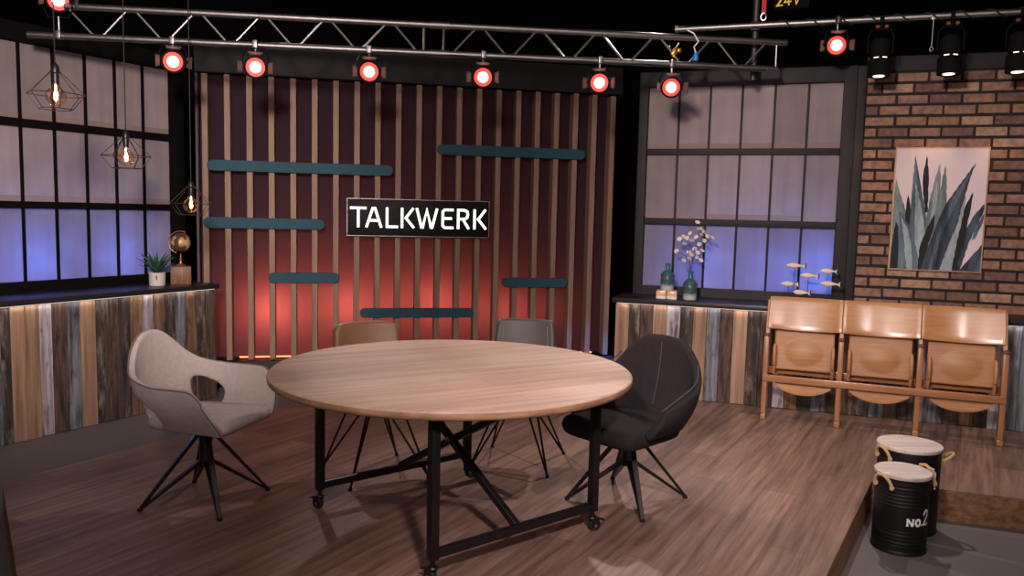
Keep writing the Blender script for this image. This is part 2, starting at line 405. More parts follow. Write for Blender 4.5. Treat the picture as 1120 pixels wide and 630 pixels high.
# ------------------------------------------------------------------ set windows
def window(name, fr, deg, us, rows, x0, x1, top, bot, right2=0, fm='frame'):
    w = struct(name, fr(0, .45, 0), R(deg))
    zlo = bot
    b = MB()                                       # outer frame
    b.box(((x0 + us[0]) / 2, .03, (top + zlo) / 2), (us[0] - x0, .10, top - zlo), bev=.004)
    b.box(((x1 + us[-1]) / 2, .03, (top + zlo) / 2), (x1 - us[-1], .10, top - zlo), bev=.004)
    b.box(((us[0] + us[-1]) / 2, .03, (top + rows[0][1]) / 2), (us[-1] - us[0], .09, top - rows[0][1]), bev=.003)
    b.box(((us[0] + us[-1]) / 2, .03, (zlo + rows[-1][0]) / 2), (us[-1] - us[0], .09, rows[-1][0] - zlo), bev=.003)
    b.go('window_frame', M[fm], w)
    for xx in (x0 + .015, x1 - .015):              # added unseen black boards stopping blue spill from the lamps behind the panes
        b = MB(); b.box((xx, .38, (top + zlo) / 2), (.02, .62, top - zlo)); b.go('side_spill_board', M['drape'], w, smooth=False)
    b = MB(); b.box(((x0 + x1) / 2, .70, (top + zlo) / 2), (x1 - x0, .02, top - zlo)); b.go('rear_spill_board', M['drape'], w, smooth=False)  # added board keeping the blue spill off the back wall
    for (lo, hi), (lo2, hi2) in zip(rows, rows[1:]):
        b = MB(); b.box(((us[0] + us[-1]) / 2, .032, (lo + hi2) / 2), (us[-1] - us[0], .04, lo - hi2), bev=.004)
        b.go('crossbar', M[fm], w)
    for u in us[1:-1]:
        b = MB(); b.box((u, .040, (rows[0][1] + rows[-1][0]) / 2), (.019, .02, rows[0][1] - rows[-1][0]), bev=.002)
        b.go('glazing_bar', M[fm], w)
    for ri, (lo, hi) in enumerate(rows):
        for a, c in zip(us, us[1:]):
            b = MB(); b.box((0, 0, (hi - lo) / 2), (c - a, .012, hi - lo))
            b.go('pane', M['pane'] if ri < 2 else M['pane_low'], w, smooth=False, loc=((a + c) / 2, .055, lo))
    if right2:
        b = MB(); b.box((x1 + right2 / 2, .05, (top + zlo) / 2), (right2, .08, top - zlo), bev=.004)
        b.go('frame_post', M[fm], w)
    return w
usA = [1.29 - .2575 * k for k in range(6, -1, -1)]
usC = [-.796 + .2645 * k for k in range(7)]
M['pane_low'].node_tree.nodes
# the lower row has no stained rail
for n in M['pane_low'].node_tree.nodes:
    if n.type == 'MATH' and n.operation == 'LESS_THAN': n.inputs[1].default_value = -1
window('window_1', fA, A_DEG, usA, [(2.142, 2.70), (1.525, 2.081), (.915, 1.472)], -.37, 1.40, 2.84, .60, 0, 'frame_black')
window('window_2', fC, C_DEG, usC, [(2.113, 2.645), (1.506, 2.060), (.90, 1.449)], -.872, .89, 2.77, .60, .07)

# ------------------------------------------------------------------ brick wall
def bricks():
    w = struct('wall_brick', fC(0, .45, 0), R(C_DEG))
    b = MB(); b.box((2.13, .07, 1.7), (2.34, .04, 2.15)); b.go('mortar_bed', M['mortar'], w, smooth=False)
    b = MB(); random.seed(3)
    pitch, L = .0868, .2338
    z = 2.7155
    row = 0
    while z > .8:
        u = 1.187 - L * 6 + (L / 2 if row % 2 else 0) + random.uniform(-.012, .012)
        while u < 3.3:
            a, c = max(u, .962), min(u + L, 3.3)
            if c - a > .05:
                k = random.random(); mi = 0 if k < .62 else (1 if k < .88 else 2)
                b.box(((a + c) / 2 + random.uniform(-.002, .002), .05 + random.uniform(-.002, .004), z - pitch / 2 + random.uniform(-.0015, .0015)), (c - a - .018, .03, pitch - .0195 - random.uniform(0, .003)), bev=.004, seg=1, mi=mi)
            u += L
        z -= pitch; row += 1
    b.go('bricks', [M['brick'], M['brick_dark'], M['brick_pale']], w, smooth=False)
    b = MB(); b.box((2.13, .06, 2.78), (2.34, .06, .12), bev=.004); b.go('top_rail', M['header'], w)
bricks()

# ------------------------------------------------------------------ slatted panel
def sheet_mat():
    m = bpy.data.materials.new('dark plum stretched sheet'); m.use_nodes = True; nt = m.node_tree; N, L = nt.nodes, nt.links
    N.remove(N['Principled BSDF']); out = N['Material Output']
    d = N.new('ShaderNodeBsdfDiffuse'); d.inputs['Color'].default_value = srgb(58, 47, 54)
    t = N.new('ShaderNodeBsdfTranslucent'); t.inputs['Color'].default_value = (.8, .7, .7, 1)
    sh = N.new('ShaderNodeMixShader'); sh.inputs[0].default_value = .3
    L.new(d.outputs[0], sh.inputs[1]); L.new(t.outputs[0], sh.inputs[2]); L.new(sh.outputs[0], out.inputs['Surface'])
    return m
M['sheet'] = sheet_mat()
def panel():
    t = thing('slatted_panel', 'tall stage panel of pale vertical slats on a dark board behind the table', 'panel', fB(0, 0, FL), R(B_DEG))
    zo = -FL
    top = 2.72 + zo
    b = MB(); b.grid(lambda i, j: Vector((-.64 + .201 * i, .155 + .001 * ((i + j) % 2), .27 + .265 * j)), 20, 10); b.go('backing_sheet', M['sheet'], t, smooth=False, label='dark plum sheet glowing red from behind')
    for k in range(21):
        b = MB(); u = -.570 + .1941 * k
        lo = .084 + zo + random.uniform(-.004, .004); hi = top - .01 + random.uniform(-.004, .004)
        b.box((u, .068, (lo + hi) / 2), (.053, .136, hi - lo), bev=.003, seg=1)
        b.go('slat', M['slat'], t, smooth=False)
    b = MB(); b.box((1.37, .05, top + .13), (4.04, .16, .26), bev=.004); b.go('header_board', M['header'], t)
    b = MB(); b.box((1.37, .075, .135), (4.04, .17, .23), bev=.004); b.go('plinth', M['black'], t)
    b = MB(); b.box((-.645, .10, (top) / 2), (.022, .14, top), bev=.002); b.go('side_board', M['slat_back'], t)
    b = MB(); b.box((1.45, .115, .272), (3.5, .02, .012)); b.go('led_strip', M['led'], t, smooth=False, label='glowing orange red light tape')
    return t
panel()

def pill(u0, u1, z, label, h=.1, d=.034, sup=-.022):
    b = MB(); L = u1 - u0; r = h / 2; n = 10
    poly = [(L / 2 - r + r * math.cos(t), r * math.sin(t)) for t in [(-PI / 2 + PI * k / n) for k in range(n + 1)]]
    poly += [(-L / 2 + r + r * math.cos(t), r * math.sin(t)) for t in [(PI / 2 + PI * k / n) for k in range(n + 1)]]
    b.prism(poly, lambda x, y: Vector((x, -d, y)), lambda x, y: Vector((x, -.001, y)))
    o = b.go('rounded_bar', M['teal'], loc=fB((u0 + u1) / 2, 0, z), rot=(0, 0, R(B_DEG)), bevel=.004)
    tag(o, label, 'wall bar', 'teal rounded bars on the slatted panel')
pill(-.551, 1.126, 1.892, 'long teal rounded bar high on the left of the slats, above the sign')
pill(1.545, 3.026, 2.112, 'topmost teal rounded bar, high on the right of the slats')
pill(-.589, .491, 1.370, 'teal rounded bar at the left edge of the slats, level with the sign')
pill(-.022, .631, .864, 'short teal rounded bar low on the left, over the brightest red glow', .098)
pill(.822, 1.925, .528, 'lowest teal rounded bar, just above the tan chair back', .092)
pill(2.208, 2.875, .829, 'short teal rounded bar low on the right above the taupe chair', .095)

# strokes -> flat outlined polygons (for lettering)
def stroke_quads(pts, w):
    """list of quads along a polyline with mitred joints"""
    pts = [Vector((p[0], p[1])) for p in pts]; n = len(pts); out = []
    L, Rr = [], []
    for i, p in enumerate(pts):
        d0 = (p - pts[i - 1]).normalized() if i > 0 else (pts[1] - p).normalized()
        d1 = (pts[i + 1] - p).normalized() if i < n - 1 else d0
        t = (d0 + d1); t = t.normalized() if t.length > 1e-4 else d0
        nn = Vector((-t.y, t.x)); k = max(.45, nn.dot(Vector((-d0.y, d0.x))))
        L.append(p + nn * w / 2 / k); Rr.append(p - nn * w / 2 / k)
    for i in range(n - 1): out.append((L[i], L[i + 1], Rr[i + 1], Rr[i]))
    return out
def arc(cx, cy, rx, ry, a0, a1, n=10):
    return [(cx + rx * math.cos(R(a0 + (a1 - a0) * k / n)), cy + ry * math.sin(R(a0 + (a1 - a0) * k / n))) for k in range(n + 1)]

def sign():
    u0, u1, z0, z1 = .695, 2.058, 1.269, 1.626
    W, H = u1 - u0, z1 - z0
    t = thing('illuminated_sign', 'black box sign reading TALKWERK in lit white letters', 'sign', fB(u0, -.001, z0), R(B_DEG))
    D = .07
    b = MB(); b.box((W / 2, -D / 2, H / 2), (W, D, H), bev=.003); b.go('sign_box', M['sign_face'], t)
    b = MB()
    for (c, s) in (((W / 2, -D, H - .004), (W, .006, .005)), ((W / 2, -D, .004), (W, .006, .005)), ((.004, -D, H / 2), (.005, .006, H)), ((W - .004, -D, H / 2), (.005, .006, H))): b.box(c, s)
    b.go('edge_trim', M['alu_dull'], t, smooth=False)
    h = .192; w = .0225
    x_of = lambda px: (px - 60) / 988 * W
    zb = .083
    G = {
     'T': (85, 190, [[(0, 1), (1, 1)], [(.5, 1), (.5, 0)]]),
     'A': (187, 298, [[(0.02, 0), (.42, 1), (.58, 1), (.98, 0)], [(.2, .33), (.8, .33)]]),
     'L': (320, 405, [[(.1, 1), (.1, 0), (1, 0)]]),
     'K': (423, 520, [[(.08, 1), (.08, 0)], [(.92, 1), (.38, .5), (.97, 0)]]),
     'W': (530, 683, [[(.02, 1), (.24, 0), (.3, 0), (.5, .97), (.7, 0), (.76, 0), (.98, 1)]]),
     'E': (705, 790, [[(1, 1), (.28, 1), (.1, .9), (.1, .1), (.28, 0), (1, 0)], [(.1, .52), (.85, .52)]]),
     'R': (813, 905, [[(.1, 0), (.1, 1), (.62, 1), (.86, .93), (.93, .76), (.86, .58), (.62, .5), (.35, .5)], [(.5, .5), (.97, 0)]]),
     'k': (930, 1027, [[(.08, 1), (.08, 0)], [(.92, 1), (.38, .5), (.97, 0)]]),
    }
    for g, (a, c, ss) in G.items():
        xa_, xb_ = x_of(a), x_of(c); b = MB(); cap = .003
        for st in ss:
            pts = [(xa_ + w * .3 + (xb_ - xa_ - w * .6) * p[0], zb + w * .45 + (h - w * .9) * p[1]) for p in st]
            d = (Vector(pts[0]) - Vector(pts[1])).normalized() * w * .45; pts[0] = tuple(Vector(pts[0]) + d)
            d = (Vector(pts[-1]) - Vector(pts[-2])).normalized() * w * .45; pts[-1] = tuple(Vector(pts[-1]) + d)
            for q in stroke_quads(pts, w):
                b.prism([(v.x, v.y) for v in q], lambda x, z: Vector((x, -D - .005, z)), lambda x, z: Vector((x, -D, z)))
        b.go('letter', M['sign_letter'], t, smooth=False)
sign()

# ------------------------------------------------------------------ round table
def table():
    ang = R(39.5)
    t = thing('round_table', 'large round oak table on a black steel frame with castors', 'table', (-.270, 3.855, 0), ang)
    b = MB(); r = .888
    b.lathe([(0, .712), (r - .012, .712), (r - .002, .718), (r, .728), (r, .738), (r - .002, .744)], 128, mi=1)
    b.lathe([(r - .002, .744), (r - .008, .749), (r - .015, .75), (0, .75)], 128, mi=0)
    b.go('tabletop', [M['table_wood'], M['table_edge']], t, angle=50, loc=(.0354, .068, 0), rot=(0, 0, R(-9.5)))
    lx, ly = .463, .514
    for sx in (-1, 1):
        for sy in (-1, 1):
            b = MB(); b.box((sx * lx, sy * ly, .405), (.04, .04, .61), bev=.004); b.go('leg', M['metal_black'], t)
            b = MB()                                               # castor: stem, fork, two wheels, brake lever
            a = random.uniform(0, 6.28); cx, cy = sx * lx + .012 * math.cos(a), sy * ly + .012 * math.sin(a)
            b.lathe([(.011, .07), (.011, .10)], 12, (sx * lx, sy * ly, 0))
            b.lathe([(.022, .062), (.024, .068), (.02, .074)], 16, (sx * lx, sy * ly, 0))
            dx, dy = math.cos(a), math.sin(a)
            for k in (-1, 1):
                b.box((cx - dy * k * .016, cy + dx * k * .016, .045), (.04, .005, .045), Matrix.Rotation(a, 4, 'Z'), bev=.002, seg=1)
            b.bar((cx + dx * .01, cy + dy * .01, .062), (cx + dx * .05, cy + dy * .05, .05), .024, .006)
            c = b.go('castor', M['metal_black'], t)
            b = MB(); mx = Matrix.Rotation(a, 4, 'Z') @ Matrix.Rotation(PI / 2, 4, 'X')
            b.lathe([(.012, -.012), (.026, -.012), (.029, -.008), (.029, .008), (.026, .012), (.012, .012)], 20, (cx, cy, .029), mx)
            b.go('wheel', M['rubber'], c)
            b = MB(); b.lathe([(.008, -.02), (.008, .02)], 12, (cx, cy, .029), mx); b.go('axle', M['steel'], c)
    for sy in (-1, 1):
        b = MB(); b.box((0, sy * ly, .125), (2 * lx - .04, .034, .036), bev=.004); b.go('foot_rail', M['metal_black'], t)
        b = MB(); b.box((0, sy * ly, .695), (2 * lx - .04, .034, .032), bev=.003); b.go('top_rail', M['metal_black'], t)
    for sx in (-1, 1):
        b = MB(); b.box((sx * lx, 0, .695), (.034, 2 * ly - .04, .032), bev=.003); b.go('top_rail', M['metal_black'], t)
    b = MB(); b.bar((-.017, -ly, .14), (-.017, ly, .69), .03, .034); b.go('cross_brace', M['metal_black'], t, bevel=.003)
    b = MB(); b.bar((.017, ly, .14), (.017, -ly, .69), .03, .034); b.go('cross_brace', M['metal_black'], t, bevel=.003)
    b = MB(); b.lathe([(.012, -.045), (.012, .045)], 12, (0, 0, .415), Matrix.Rotation(PI / 2, 4, 'Y')); b.go('bolt', M['steel'], t)
table()

# ------------------------------------------------------------------ chairs
def spider_base(t, facing, base_deg, Rr):
    b = MB(); b.lathe([(.04, .405), (.042, .385), (.036, .35), (.03, .30), (.036, .215), (.034, .19), (.0, .188)], 20); b.go('column', M['metal_black'], t)
    b = MB(); b.box((0, 0, .41), (.20, .20, .012), bev=.004); b.go('mount_plate', M['metal_black'], t)
    for k in range(4):
        a = R(base_deg - facing + 90 * k); c, s = math.cos(a), math.sin(a)
        b = MB()
        b.bar((c * .025, s * .025, .375), (c * Rr, s * Rr, .012), .032, .02, w1=.02, h1=.014)
        b.bar((c * .025, s * .025, .215), (c * (Rr - .01), s * (Rr - .01), .016), .032, .02, w1=.02, h1=.012)
        b.lathe([(.012, 0), (.014, .006), (.012, .016)], 12, (c * Rr, s * Rr, 0))
        b.go('leg', M['metal_black'], t, bevel=.002)

def shell(name, t, keys, bot, top, m, holes, bulge=.022, thick=.036, nu=72, nv=18):
    def Sf(s, tt):
        a = abs(s); sg = 1 if s >= 0 else -1
        B = catmull(keys, bot, a); T = catmull(keys, top, a)
        p = B.lerp(T, tt); out = Vector((p.x + .02, p.y, 0)); out = out.normalized() if out.length > 1e-4 else Vector((-1, 0, 0))
        p = p + out * bulge * math.sin(PI * min(1, tt)) * (1 if a < .9 else 1)
        return Vector((p.x, p.y * sg, p.z))
    b = MB()
    def inh(s, tt):
        return any(((s - c) / a) ** 2 + ((tt - d) / e) ** 2 < 1 for c, a, d, e in holes)
    S_ = lambda i: -1 + 2 * i / nu
    skip = lambda i, j: inh(S_(i + .5), (j + .5) / nv)
    V = b.grid(lambda i, j: Sf(S_(i), j / nv), nu, nv, skip if holes else None)
    if holes:                                   # pull the rim of each opening onto its ellipse
        for i in range(nu + 1):
            for j in range(1, nv):
                v = V[i][j]; fs = len(v.link_faces)
                if 0 < fs < 4 and 0 < i < nu:
                    s, tt = S_(i), j / nv
                    for c, a, d, e in holes:
                        q = Vector(((s - c) / a, (tt - d) / e))
                        if q.length < 1.6 and q.length > 1e-3:
                            q.normalize(); v.co = Sf(c + a * q.x, d + e * q.y)
        for v in [v for v in b.bm.verts if not v.link_faces]: b.bm.verts.remove(v)
    b.go(name, m, t, sub=1, solid=thick)
    return Sf

def cushion(name, t, x0, x1, w0, w1, z0, z1, m, puff=.015, n=4.5):
    """puffed seat pad, width w0 at the back and w1 at the front"""
    b = MB(); N_ = 48; rings = []
    xm, xr = (x0 + x1) / 2, (x1 - x0) / 2
    prof = [(.0, 0), (.55, 0), (.86, .0), (.96, .12), (1, .38), (1, .62), (.96, .88), (.86, 1), (.5, 1 + puff / (z1 - z0) * .7), (0, 1 + puff / (z1 - z0))]
    rows = []
    for k, h in prof:
        row = []
        for i in range(N_):
            a = 2 * PI * i / N_; c, s = math.cos(a), math.sin(a)
            x = math.copysign(abs(c) ** (2 / n), c); y = math.copysign(abs(s) ** (2 / n), s)
            f = (x * k + 1) / 2
            row.append(Vector((xm + xr * x * k, (w0 + (w1 - w0) * f) * y * k, z0 + (z1 - z0) * h)))
        rows.append(row)
    VV = []
    for k, row in enumerate(rows):
        VV.append([b.bm.verts.new(sum(row, Vector()) / N_)] if k in (0, len(rows) - 1) else [b.bm.verts.new(p) for p in row])
    for A, B in zip(VV, VV[1:]):
        for i in range(N_):
            q = [A[i % len(A)], A[(i + 1) % len(A)], B[(i + 1) % len(B)], B[i % len(B)]]
            q = [v for j, v in enumerate(q) if v not in q[:j]]
            if len(q) > 2: b.bm.faces.new(q)
    return b.go(name, m, t, sub=1)

def grey_armchair():
    F = -14
    t = thing('armchair', 'pale grey felt swivel armchair at the left of the round table', 'chair', (-1.563, 4.035, 0), R(F))
    spider_base(t, F, 32, .315)
    keys = [0, .12, .25, .38, .5, .65, .85, .94, 1]
    bot = [(-.215, 0, .43), (-.212, .055, .43), (-.195, .115, .43), (-.16, .17, .43), (-.115, .20, .43), (-.02, .222, .43), (.12, .224, .425), (.20, .222, .422), (.25, .218, .42)]
    top = [(-.325, 0, .88), (-.318, .072, .866), (-.30, .142, .815), (-.265, .208, .745), (-.205, .27, .692), (-.075, .318, .665), (.08, .326, .660), (.15, .322, .650), (.19, .308, .60)]
    holes = [(sg * .485, .135, .30, .30) for sg in (-1, 1)]
    Sf = shell('shell', t, keys, bot, top, M['grey_fabric'], holes, thick=.03)
    cushion('seat', t, -.215, .262, .20, .226, .405, .478, M['grey_fabric'], .015, 9)
    b = MB(); ring = []
    for i in range(97):
        s = -1 + 2 * i / 96; p = Sf(s, 1.0); q = Sf(s, .96); o = Vector((p.x + .02, p.y, 0)).normalized()
        ring.append(p + o * .0155 + (q - p) * .35)
    b.tube([Sf(-1, k / 10) + Vector((.003, -.018, 0)) for k in range(0, 10)] + ring + [Sf(1, k / 10) + Vector((.003, .018, 0)) for k in range(9, -1, -1)], .0035, 6)
    b.go('piping', M['grey_seam'], t, label='dark grey piping along the shell rim')
grey_armchair()

def dark_armchair():
    F = 221
    t = thing('armchair', 'charcoal fabric swivel armchair with a stitched back at the right of the table', 'chair', (.645, 4.2, 0), R(F))
    spider_base(t, F, 6, .325)
    keys = [0, .15, .3, .45, .6, .8, 1]
    bot = [(-.185, 0, .42), (-.182, .08, .42), (-.17, .15, .42), (-.14, .21, .42), (-.08, .24, .42), (.04, .25, .42), (.17, .25, .42)]
    top = [(-.275, 0, .875), (-.268, .115, .862), (-.25, .21, .80), (-.21, .275, .71), (-.145, .31, .645), (-.03, .318, .60), (.10, .29, .53)]
    Sf = shell('shell', t, keys, bot, top, M['dark_fabric'], [], thick=.045, nu=56, nv=14)
    cushion('seat', t, -.19, .295, .225, .258, .352, .462, M['dark_fabric'], .010, 8)
    b = MB(); b.tube([Sf(0, k / 12) + Vector((.0235, 0, 0)) for k in range(2, 12)], .003, 6); b.go('seam', M['dark_seam'], t, label='pale stitched seam down the back')
    b = MB(); b.tube([Sf(s, 1) * 1 + Vector((0, 0, .0225)) for s in [.42 + .58 * k / 14 for k in range(15)]], .004, 6)
    b.go('piping', M['dark_seam'], t, label='grey edge of the arm')
    b = MB(); b.tube([Sf(-s, 1) * 1 + Vector((0, 0, .0225)) for s in [.42 + .58 * k / 14 for k in range(15)]], .004, 6)
    b.go('piping', M['dark_seam'], t, label='grey edge of the arm')
dark_armchair()

def side_chair(label, loc, F, base, Rr, m, w0, w1, corner, seamm):
    t = thing('side_chair', label, 'chair', loc, R(F), None)
    def pad(name, f, nx, nz, th):
        b = MB(); b.grid(f, nx, nz); return b.go(name, m, t, sub=2, solid=th)
    # backrest: a padded curved panel leaning back, rounded upper corners
    def back(i, j):
        x = -1 + 2 * i / 12; z = j / 10
        hw = (w1 + (w0 - w1) * z) / 2
        if z > .8: hw -= corner * ((z - .8) / .2) ** 3
        return Vector((-.185 - .085 * z + .035 * x * x, hw * x, .47 + .385 * z - (corner * .4) * abs(x) ** 5 * (z > .95)))
    pad('backrest', back, 12, 10, .055)
    cushion('seat', t, -.205, .245, .195, .215, .42, .49, m, .012)
    if seamm:
        for sg in (-1, 1):
            b = MB(); b.tube([back(6 + sg * 4.4, k) + Vector((.029, 0, 0)) for k in range(1, 10)], .003, 6); b.go('seam', seamm, t, label='stitched border seam')
    b = MB(); b.lathe([(.045, .42), (.045, .395), (.028, .385), (.0, .384)], 20); b.box((0, 0, .412), (.24, .24, .012), bev=.003)
    b.go('hub', M['metal_black'], t)
    for k in range(4):
        a = R(base - F + 90 * k); c, s = math.cos(a), math.sin(a)
        b = MB(); ft = Vector((c * Rr, s * Rr, .008))
        b.tube([(c * .03, s * .03, .395), (c * .06, s * .06, .39), ft], .0065, 8)
        b.tube([(c * .10 - s * .02, s * .10 + c * .02, .415), (c * .15 - s * .02, s * .15 + c * .02, .405), ft], .0065, 8)
        b.lathe([(.01, 0), (.012, .004), (.009, .016)], 10, (ft.x, ft.y, 0))
        b.go('leg', M['metal_black'], t)
side_chair('tan leather chair with wire legs behind the table, left of its pair', (-.775, 4.55, 0), -66, 76, .33, M['tan_leather'], .40, .41, .03, None)
side_chair('dark taupe leather chair with wire legs behind the table, right of its pair', (.062, 4.81, 0), -98, 30, .335, M['ash_leather'], .375, .425, .012, M['ash_seam'])

# ------------------------------------------------------------------ folding cinema seats
def bench():
    t = thing('cinema_seats', 'row of three varnished wooden folding cinema seats before the right counter', 'bench', (1.937, 5.997, 0), R(-22.3))
    w = .522
    for k in range(4):
        x = k * w
        b = MB(); b.box((x, .01, .345), (.036, .05, .60), bev=.005)
        b.go('post', M['bench_leg'], t)
        b = MB(); b.box((x, .03, .022), (.042, .11, .044), bev=.008); b.go('foot', M['bench_leg'], t)
        b = MB(); b.box((x, .03, .652), (.042, .13, .014), bev=.005); b.go('arm_cap', M['bench_dark'], t)
        b = MB(); b.bar((x, .04, .60), (x, .16, .90), .03, .035); b.go('back_post', M['bench_leg'], t, bevel=.004)
    for k in range(3):
        x0 = k * w
        def back(i, j):                          # steam-bent ply, hollow towards the sitter
            u = -1 + 2 * i / 16; z = j / 6
            return Vector((x0 + w / 2 + u * (w / 2 - .0008), .045 + .085 * z + .035 * (1 - u * u) , .695 + .235 * z - .012 * math.cos(u * PI / 2) * (1 - z)))
        b = MB(); b.grid(back, 16, 6); b.go('backrest', M['bench_back'], t, solid=.016, bevel=.003)
        def seat(i, j):                          # folded-up seat seen from below, with its pressed hollow
            u = -1 + 2 * i / 36; z = j / 30
            X = u * .212; Z = .382 + .34 * z
            dd = math.hypot(X / .135, (Z - .52) / .105)
            bump = .020 * max(0, 1 - dd * dd)
            return Vector((x0 + w / 2 + .004 + X, 0.085 + .045 * z - bump, Z))
        b = MB(); b.grid(seat, 36, 30); b.go('seat', M['bench'], t, solid=.014)
        def lip(i, j):                           # rounded front lip hanging below the rail
            u = -1 + 2 * i / 20; z = j / 5
            zb = .205 + .065 * abs(u) ** 2.4
            return Vector((x0 + w / 2 + .012 + u * .2, .03 - .012 * (1 - z), zb + (.318 - zb) * z))
        b = MB(); b.grid(lip, 20, 5); b.go('seat_lip', M['bench'], t, solid=.016, bevel=.002)
        for sx in (-1, 1):
            b = MB(); x = x0 + w / 2 + .004 + sx * .205
            b.tube([(x, .03, .35), (x, .012, .40), (x, .0, .47), (x, .004, .53), (x, .022, .565), (x, .05, .575)], [.011, .012, .013, .013, .012, .009], 10)
            br = b.go('hinge_arm', M['bench'], t)
            b = MB(); b.lathe([(.006, -.022), (.006, .0)], 10, (x, .006, .425), Matrix.Rotation(PI / 2, 4, 'X') @ Matrix.Rotation(PI, 4, 'X')); b.go('screw', M['bench_dark'], br)
    b = MB(); b.box((1.5 * w, -.022, .324), (3 * w + .03, .022, .05), bev=.004); b.go('front_rail', M['bench_leg_h'], t)
    b = MB(); b.box((1.5 * w, .15, .36), (3 * w, .022, .05), bev=.004); b.go('rear_rail', M['bench_leg_h'], t)
M['bench_leg_h'] = wood('varnished beech rail', srgb(140, 92, 58), srgb(166, 116, 78), (3, 30, 30), .35, coat=.3, bump=.03)
bench()

# ------------------------------------------------------------------ barrels
def barrel(label, x, y, r, h, rope_angles, text=None, mark=None, tilt=0):
    t = thing('storage_drum', label, 'drum', (x, y, FL), 0)
    H = h - .022
    prof = [(0, 0), (r * .97, 0), (r + .004, .004), (r + .004, .014), (r, .02)]
    n = 60
    for k in range(n + 1):
        z = .02 + (H - .03) * k / n; f = z / H
        rib = 0
        if .10 < f < .34 or .62 < f < .93: rib = .0017 * math.sin(2 * PI * (f - .10) / .048)
        prof.append((r + rib, z))
    prof += [(r + .004, H - .008), (r + .004, H), (0, H)]
    b = MB(); b.lathe(prof, 56); b.go('body', M['barrel'], t)
    b = MB(); R2 = r + .008; b.lathe([(0, H), (R2 - .003, H), (R2, H + .004), (R2, H + .018), (R2 - .004, H + .022), (0, H + .022)], 56)
    b.go('lid', M['lid'], t, label='whitewashed wooden lid')
    for a, kind in rope_angles:
        a = R(a); c, s = math.cos(a), math.sin(a); out = Vector((c, s, 0)); tan = Vector((-s, c, 0)); up = Vector((0, 0, 1))
        base = out * (r + .008) + up * (H - .045)
        pts = []
        for k in range(17):
            ph = PI * k / 16
            if kind == 'out': p = base + tan * .045 * math.cos(ph) + out * .05 * math.sin(ph) + up * .035 * math.sin(ph)
            elif kind == 'up': p = base + tan * .055 * math.cos(ph) + out * (.012 - .02 * math.sin(ph)) + up * .085 * math.sin(ph)
            else: p = base + tan * .05 * math.cos(ph) + out * .02 * math.sin(ph) + up * (.06 * math.sin(ph))
            if kind == 'up' and .15 < k / 16 < .85: p.z = max(p.z, H + .022 + .008)
            pts.append(p)
        b = MB(); b.tube(pts, .0085, 10)
        for e in (0, -1): b.lathe([(0, -.013), (.009, -.011), (.013, 0), (.009, .011), (0, .013)], 10, pts[e])
        rp = b.go('rope_handle', M['rope'], t, label='hemp rope handle')
        b = MB()
        for e in (0, -1): b.tube([pts[e] + out * -.004 + tan * .010 * math.cos(q) + up * .010 * math.sin(q) for q in [2 * PI * k / 12 for k in range(12)]], .0025, 6, closed=True)
        b.go('eyelet', M['steel'], rp)
    if text:
        ang0, zc, sc = text
        b = MB()
        N_ = [[(0, 0), (0, .5)], [(.36, .5), (.36, 0)], [(0, .5), (.36, 0)], [(-.08, .02), (.09, .02)], [(-.08, .48), (.06, .48)], [(.28, .48), (.45, .48)]]
        O_ = [arc(.72, .25, .16, .22, 90, 450, 16)]
        D_ = [[(1.02, .02), (1.02, .13)]]
        T_ = [[(1.2, .78)] + arc(1.42, .80, .19, .24, 165, -25, 8) + [(1.24, .12), (1.18, .02)], [(1.17, .04), (1.62, .04), (1.63, .2)], [(1.19, .72), (1.19, .86)]]
        glyphs = [(g, .11) for g in N_[:2]] + [(N_[2], .15)] + [(g, .06) for g in N_[3:]] + [(O_[0], .15)] + [(D_[0], .12)] + [(T_[0], .15), (T_[1], .11), (T_[2], .12)]
        for pts, w in glyphs:
            for q in stroke_quads(pts, w):
                P = []
                for v in q:
                    a = ang0 + (v.x - .8) * sc / r; P.append(Vector((math.cos(a) * (r + .0012), math.sin(a) * (r + .0012), zc + v.y * sc)))
                b.bm.faces.new([b.bm.verts.new(p) for p in P])
        b.go('lettering', M['white'], t, smooth=False, label='white stencilled NO.2')
    if mark:
        a, z0, z1 = mark; b = MB(); a = R(a); rr = r + .004
        pt = lambda z: (math.cos(a) * rr, math.sin(a) * rr, z)
        b.tube([pt(z0), pt(z1)], .0022, 6); b.lathe([(0, -.006), (.005, -.003), (.006, 0), (.005, .003), (0, .006)], 10, pt(z0))
        b.go('pull_rod', M['white'], t, label='thin white rod')
    return t
# the camera sees the small drum from azimuth about -117 degrees (in its own polar frame)
barrel('smaller black drum stencilled NO.2 with a whitewashed lid, in front', 2.065, 4.075, .131, .418, [(-155, 'low'), (12, 'up')], (R(-75), .162, .075))
barrel('larger black drum with a whitewashed lid, behind the NO.2 drum', 2.235, 4.36, .160, .480, [(-165, 'low'), (-22, 'out')], None, (-62, .27, .36))

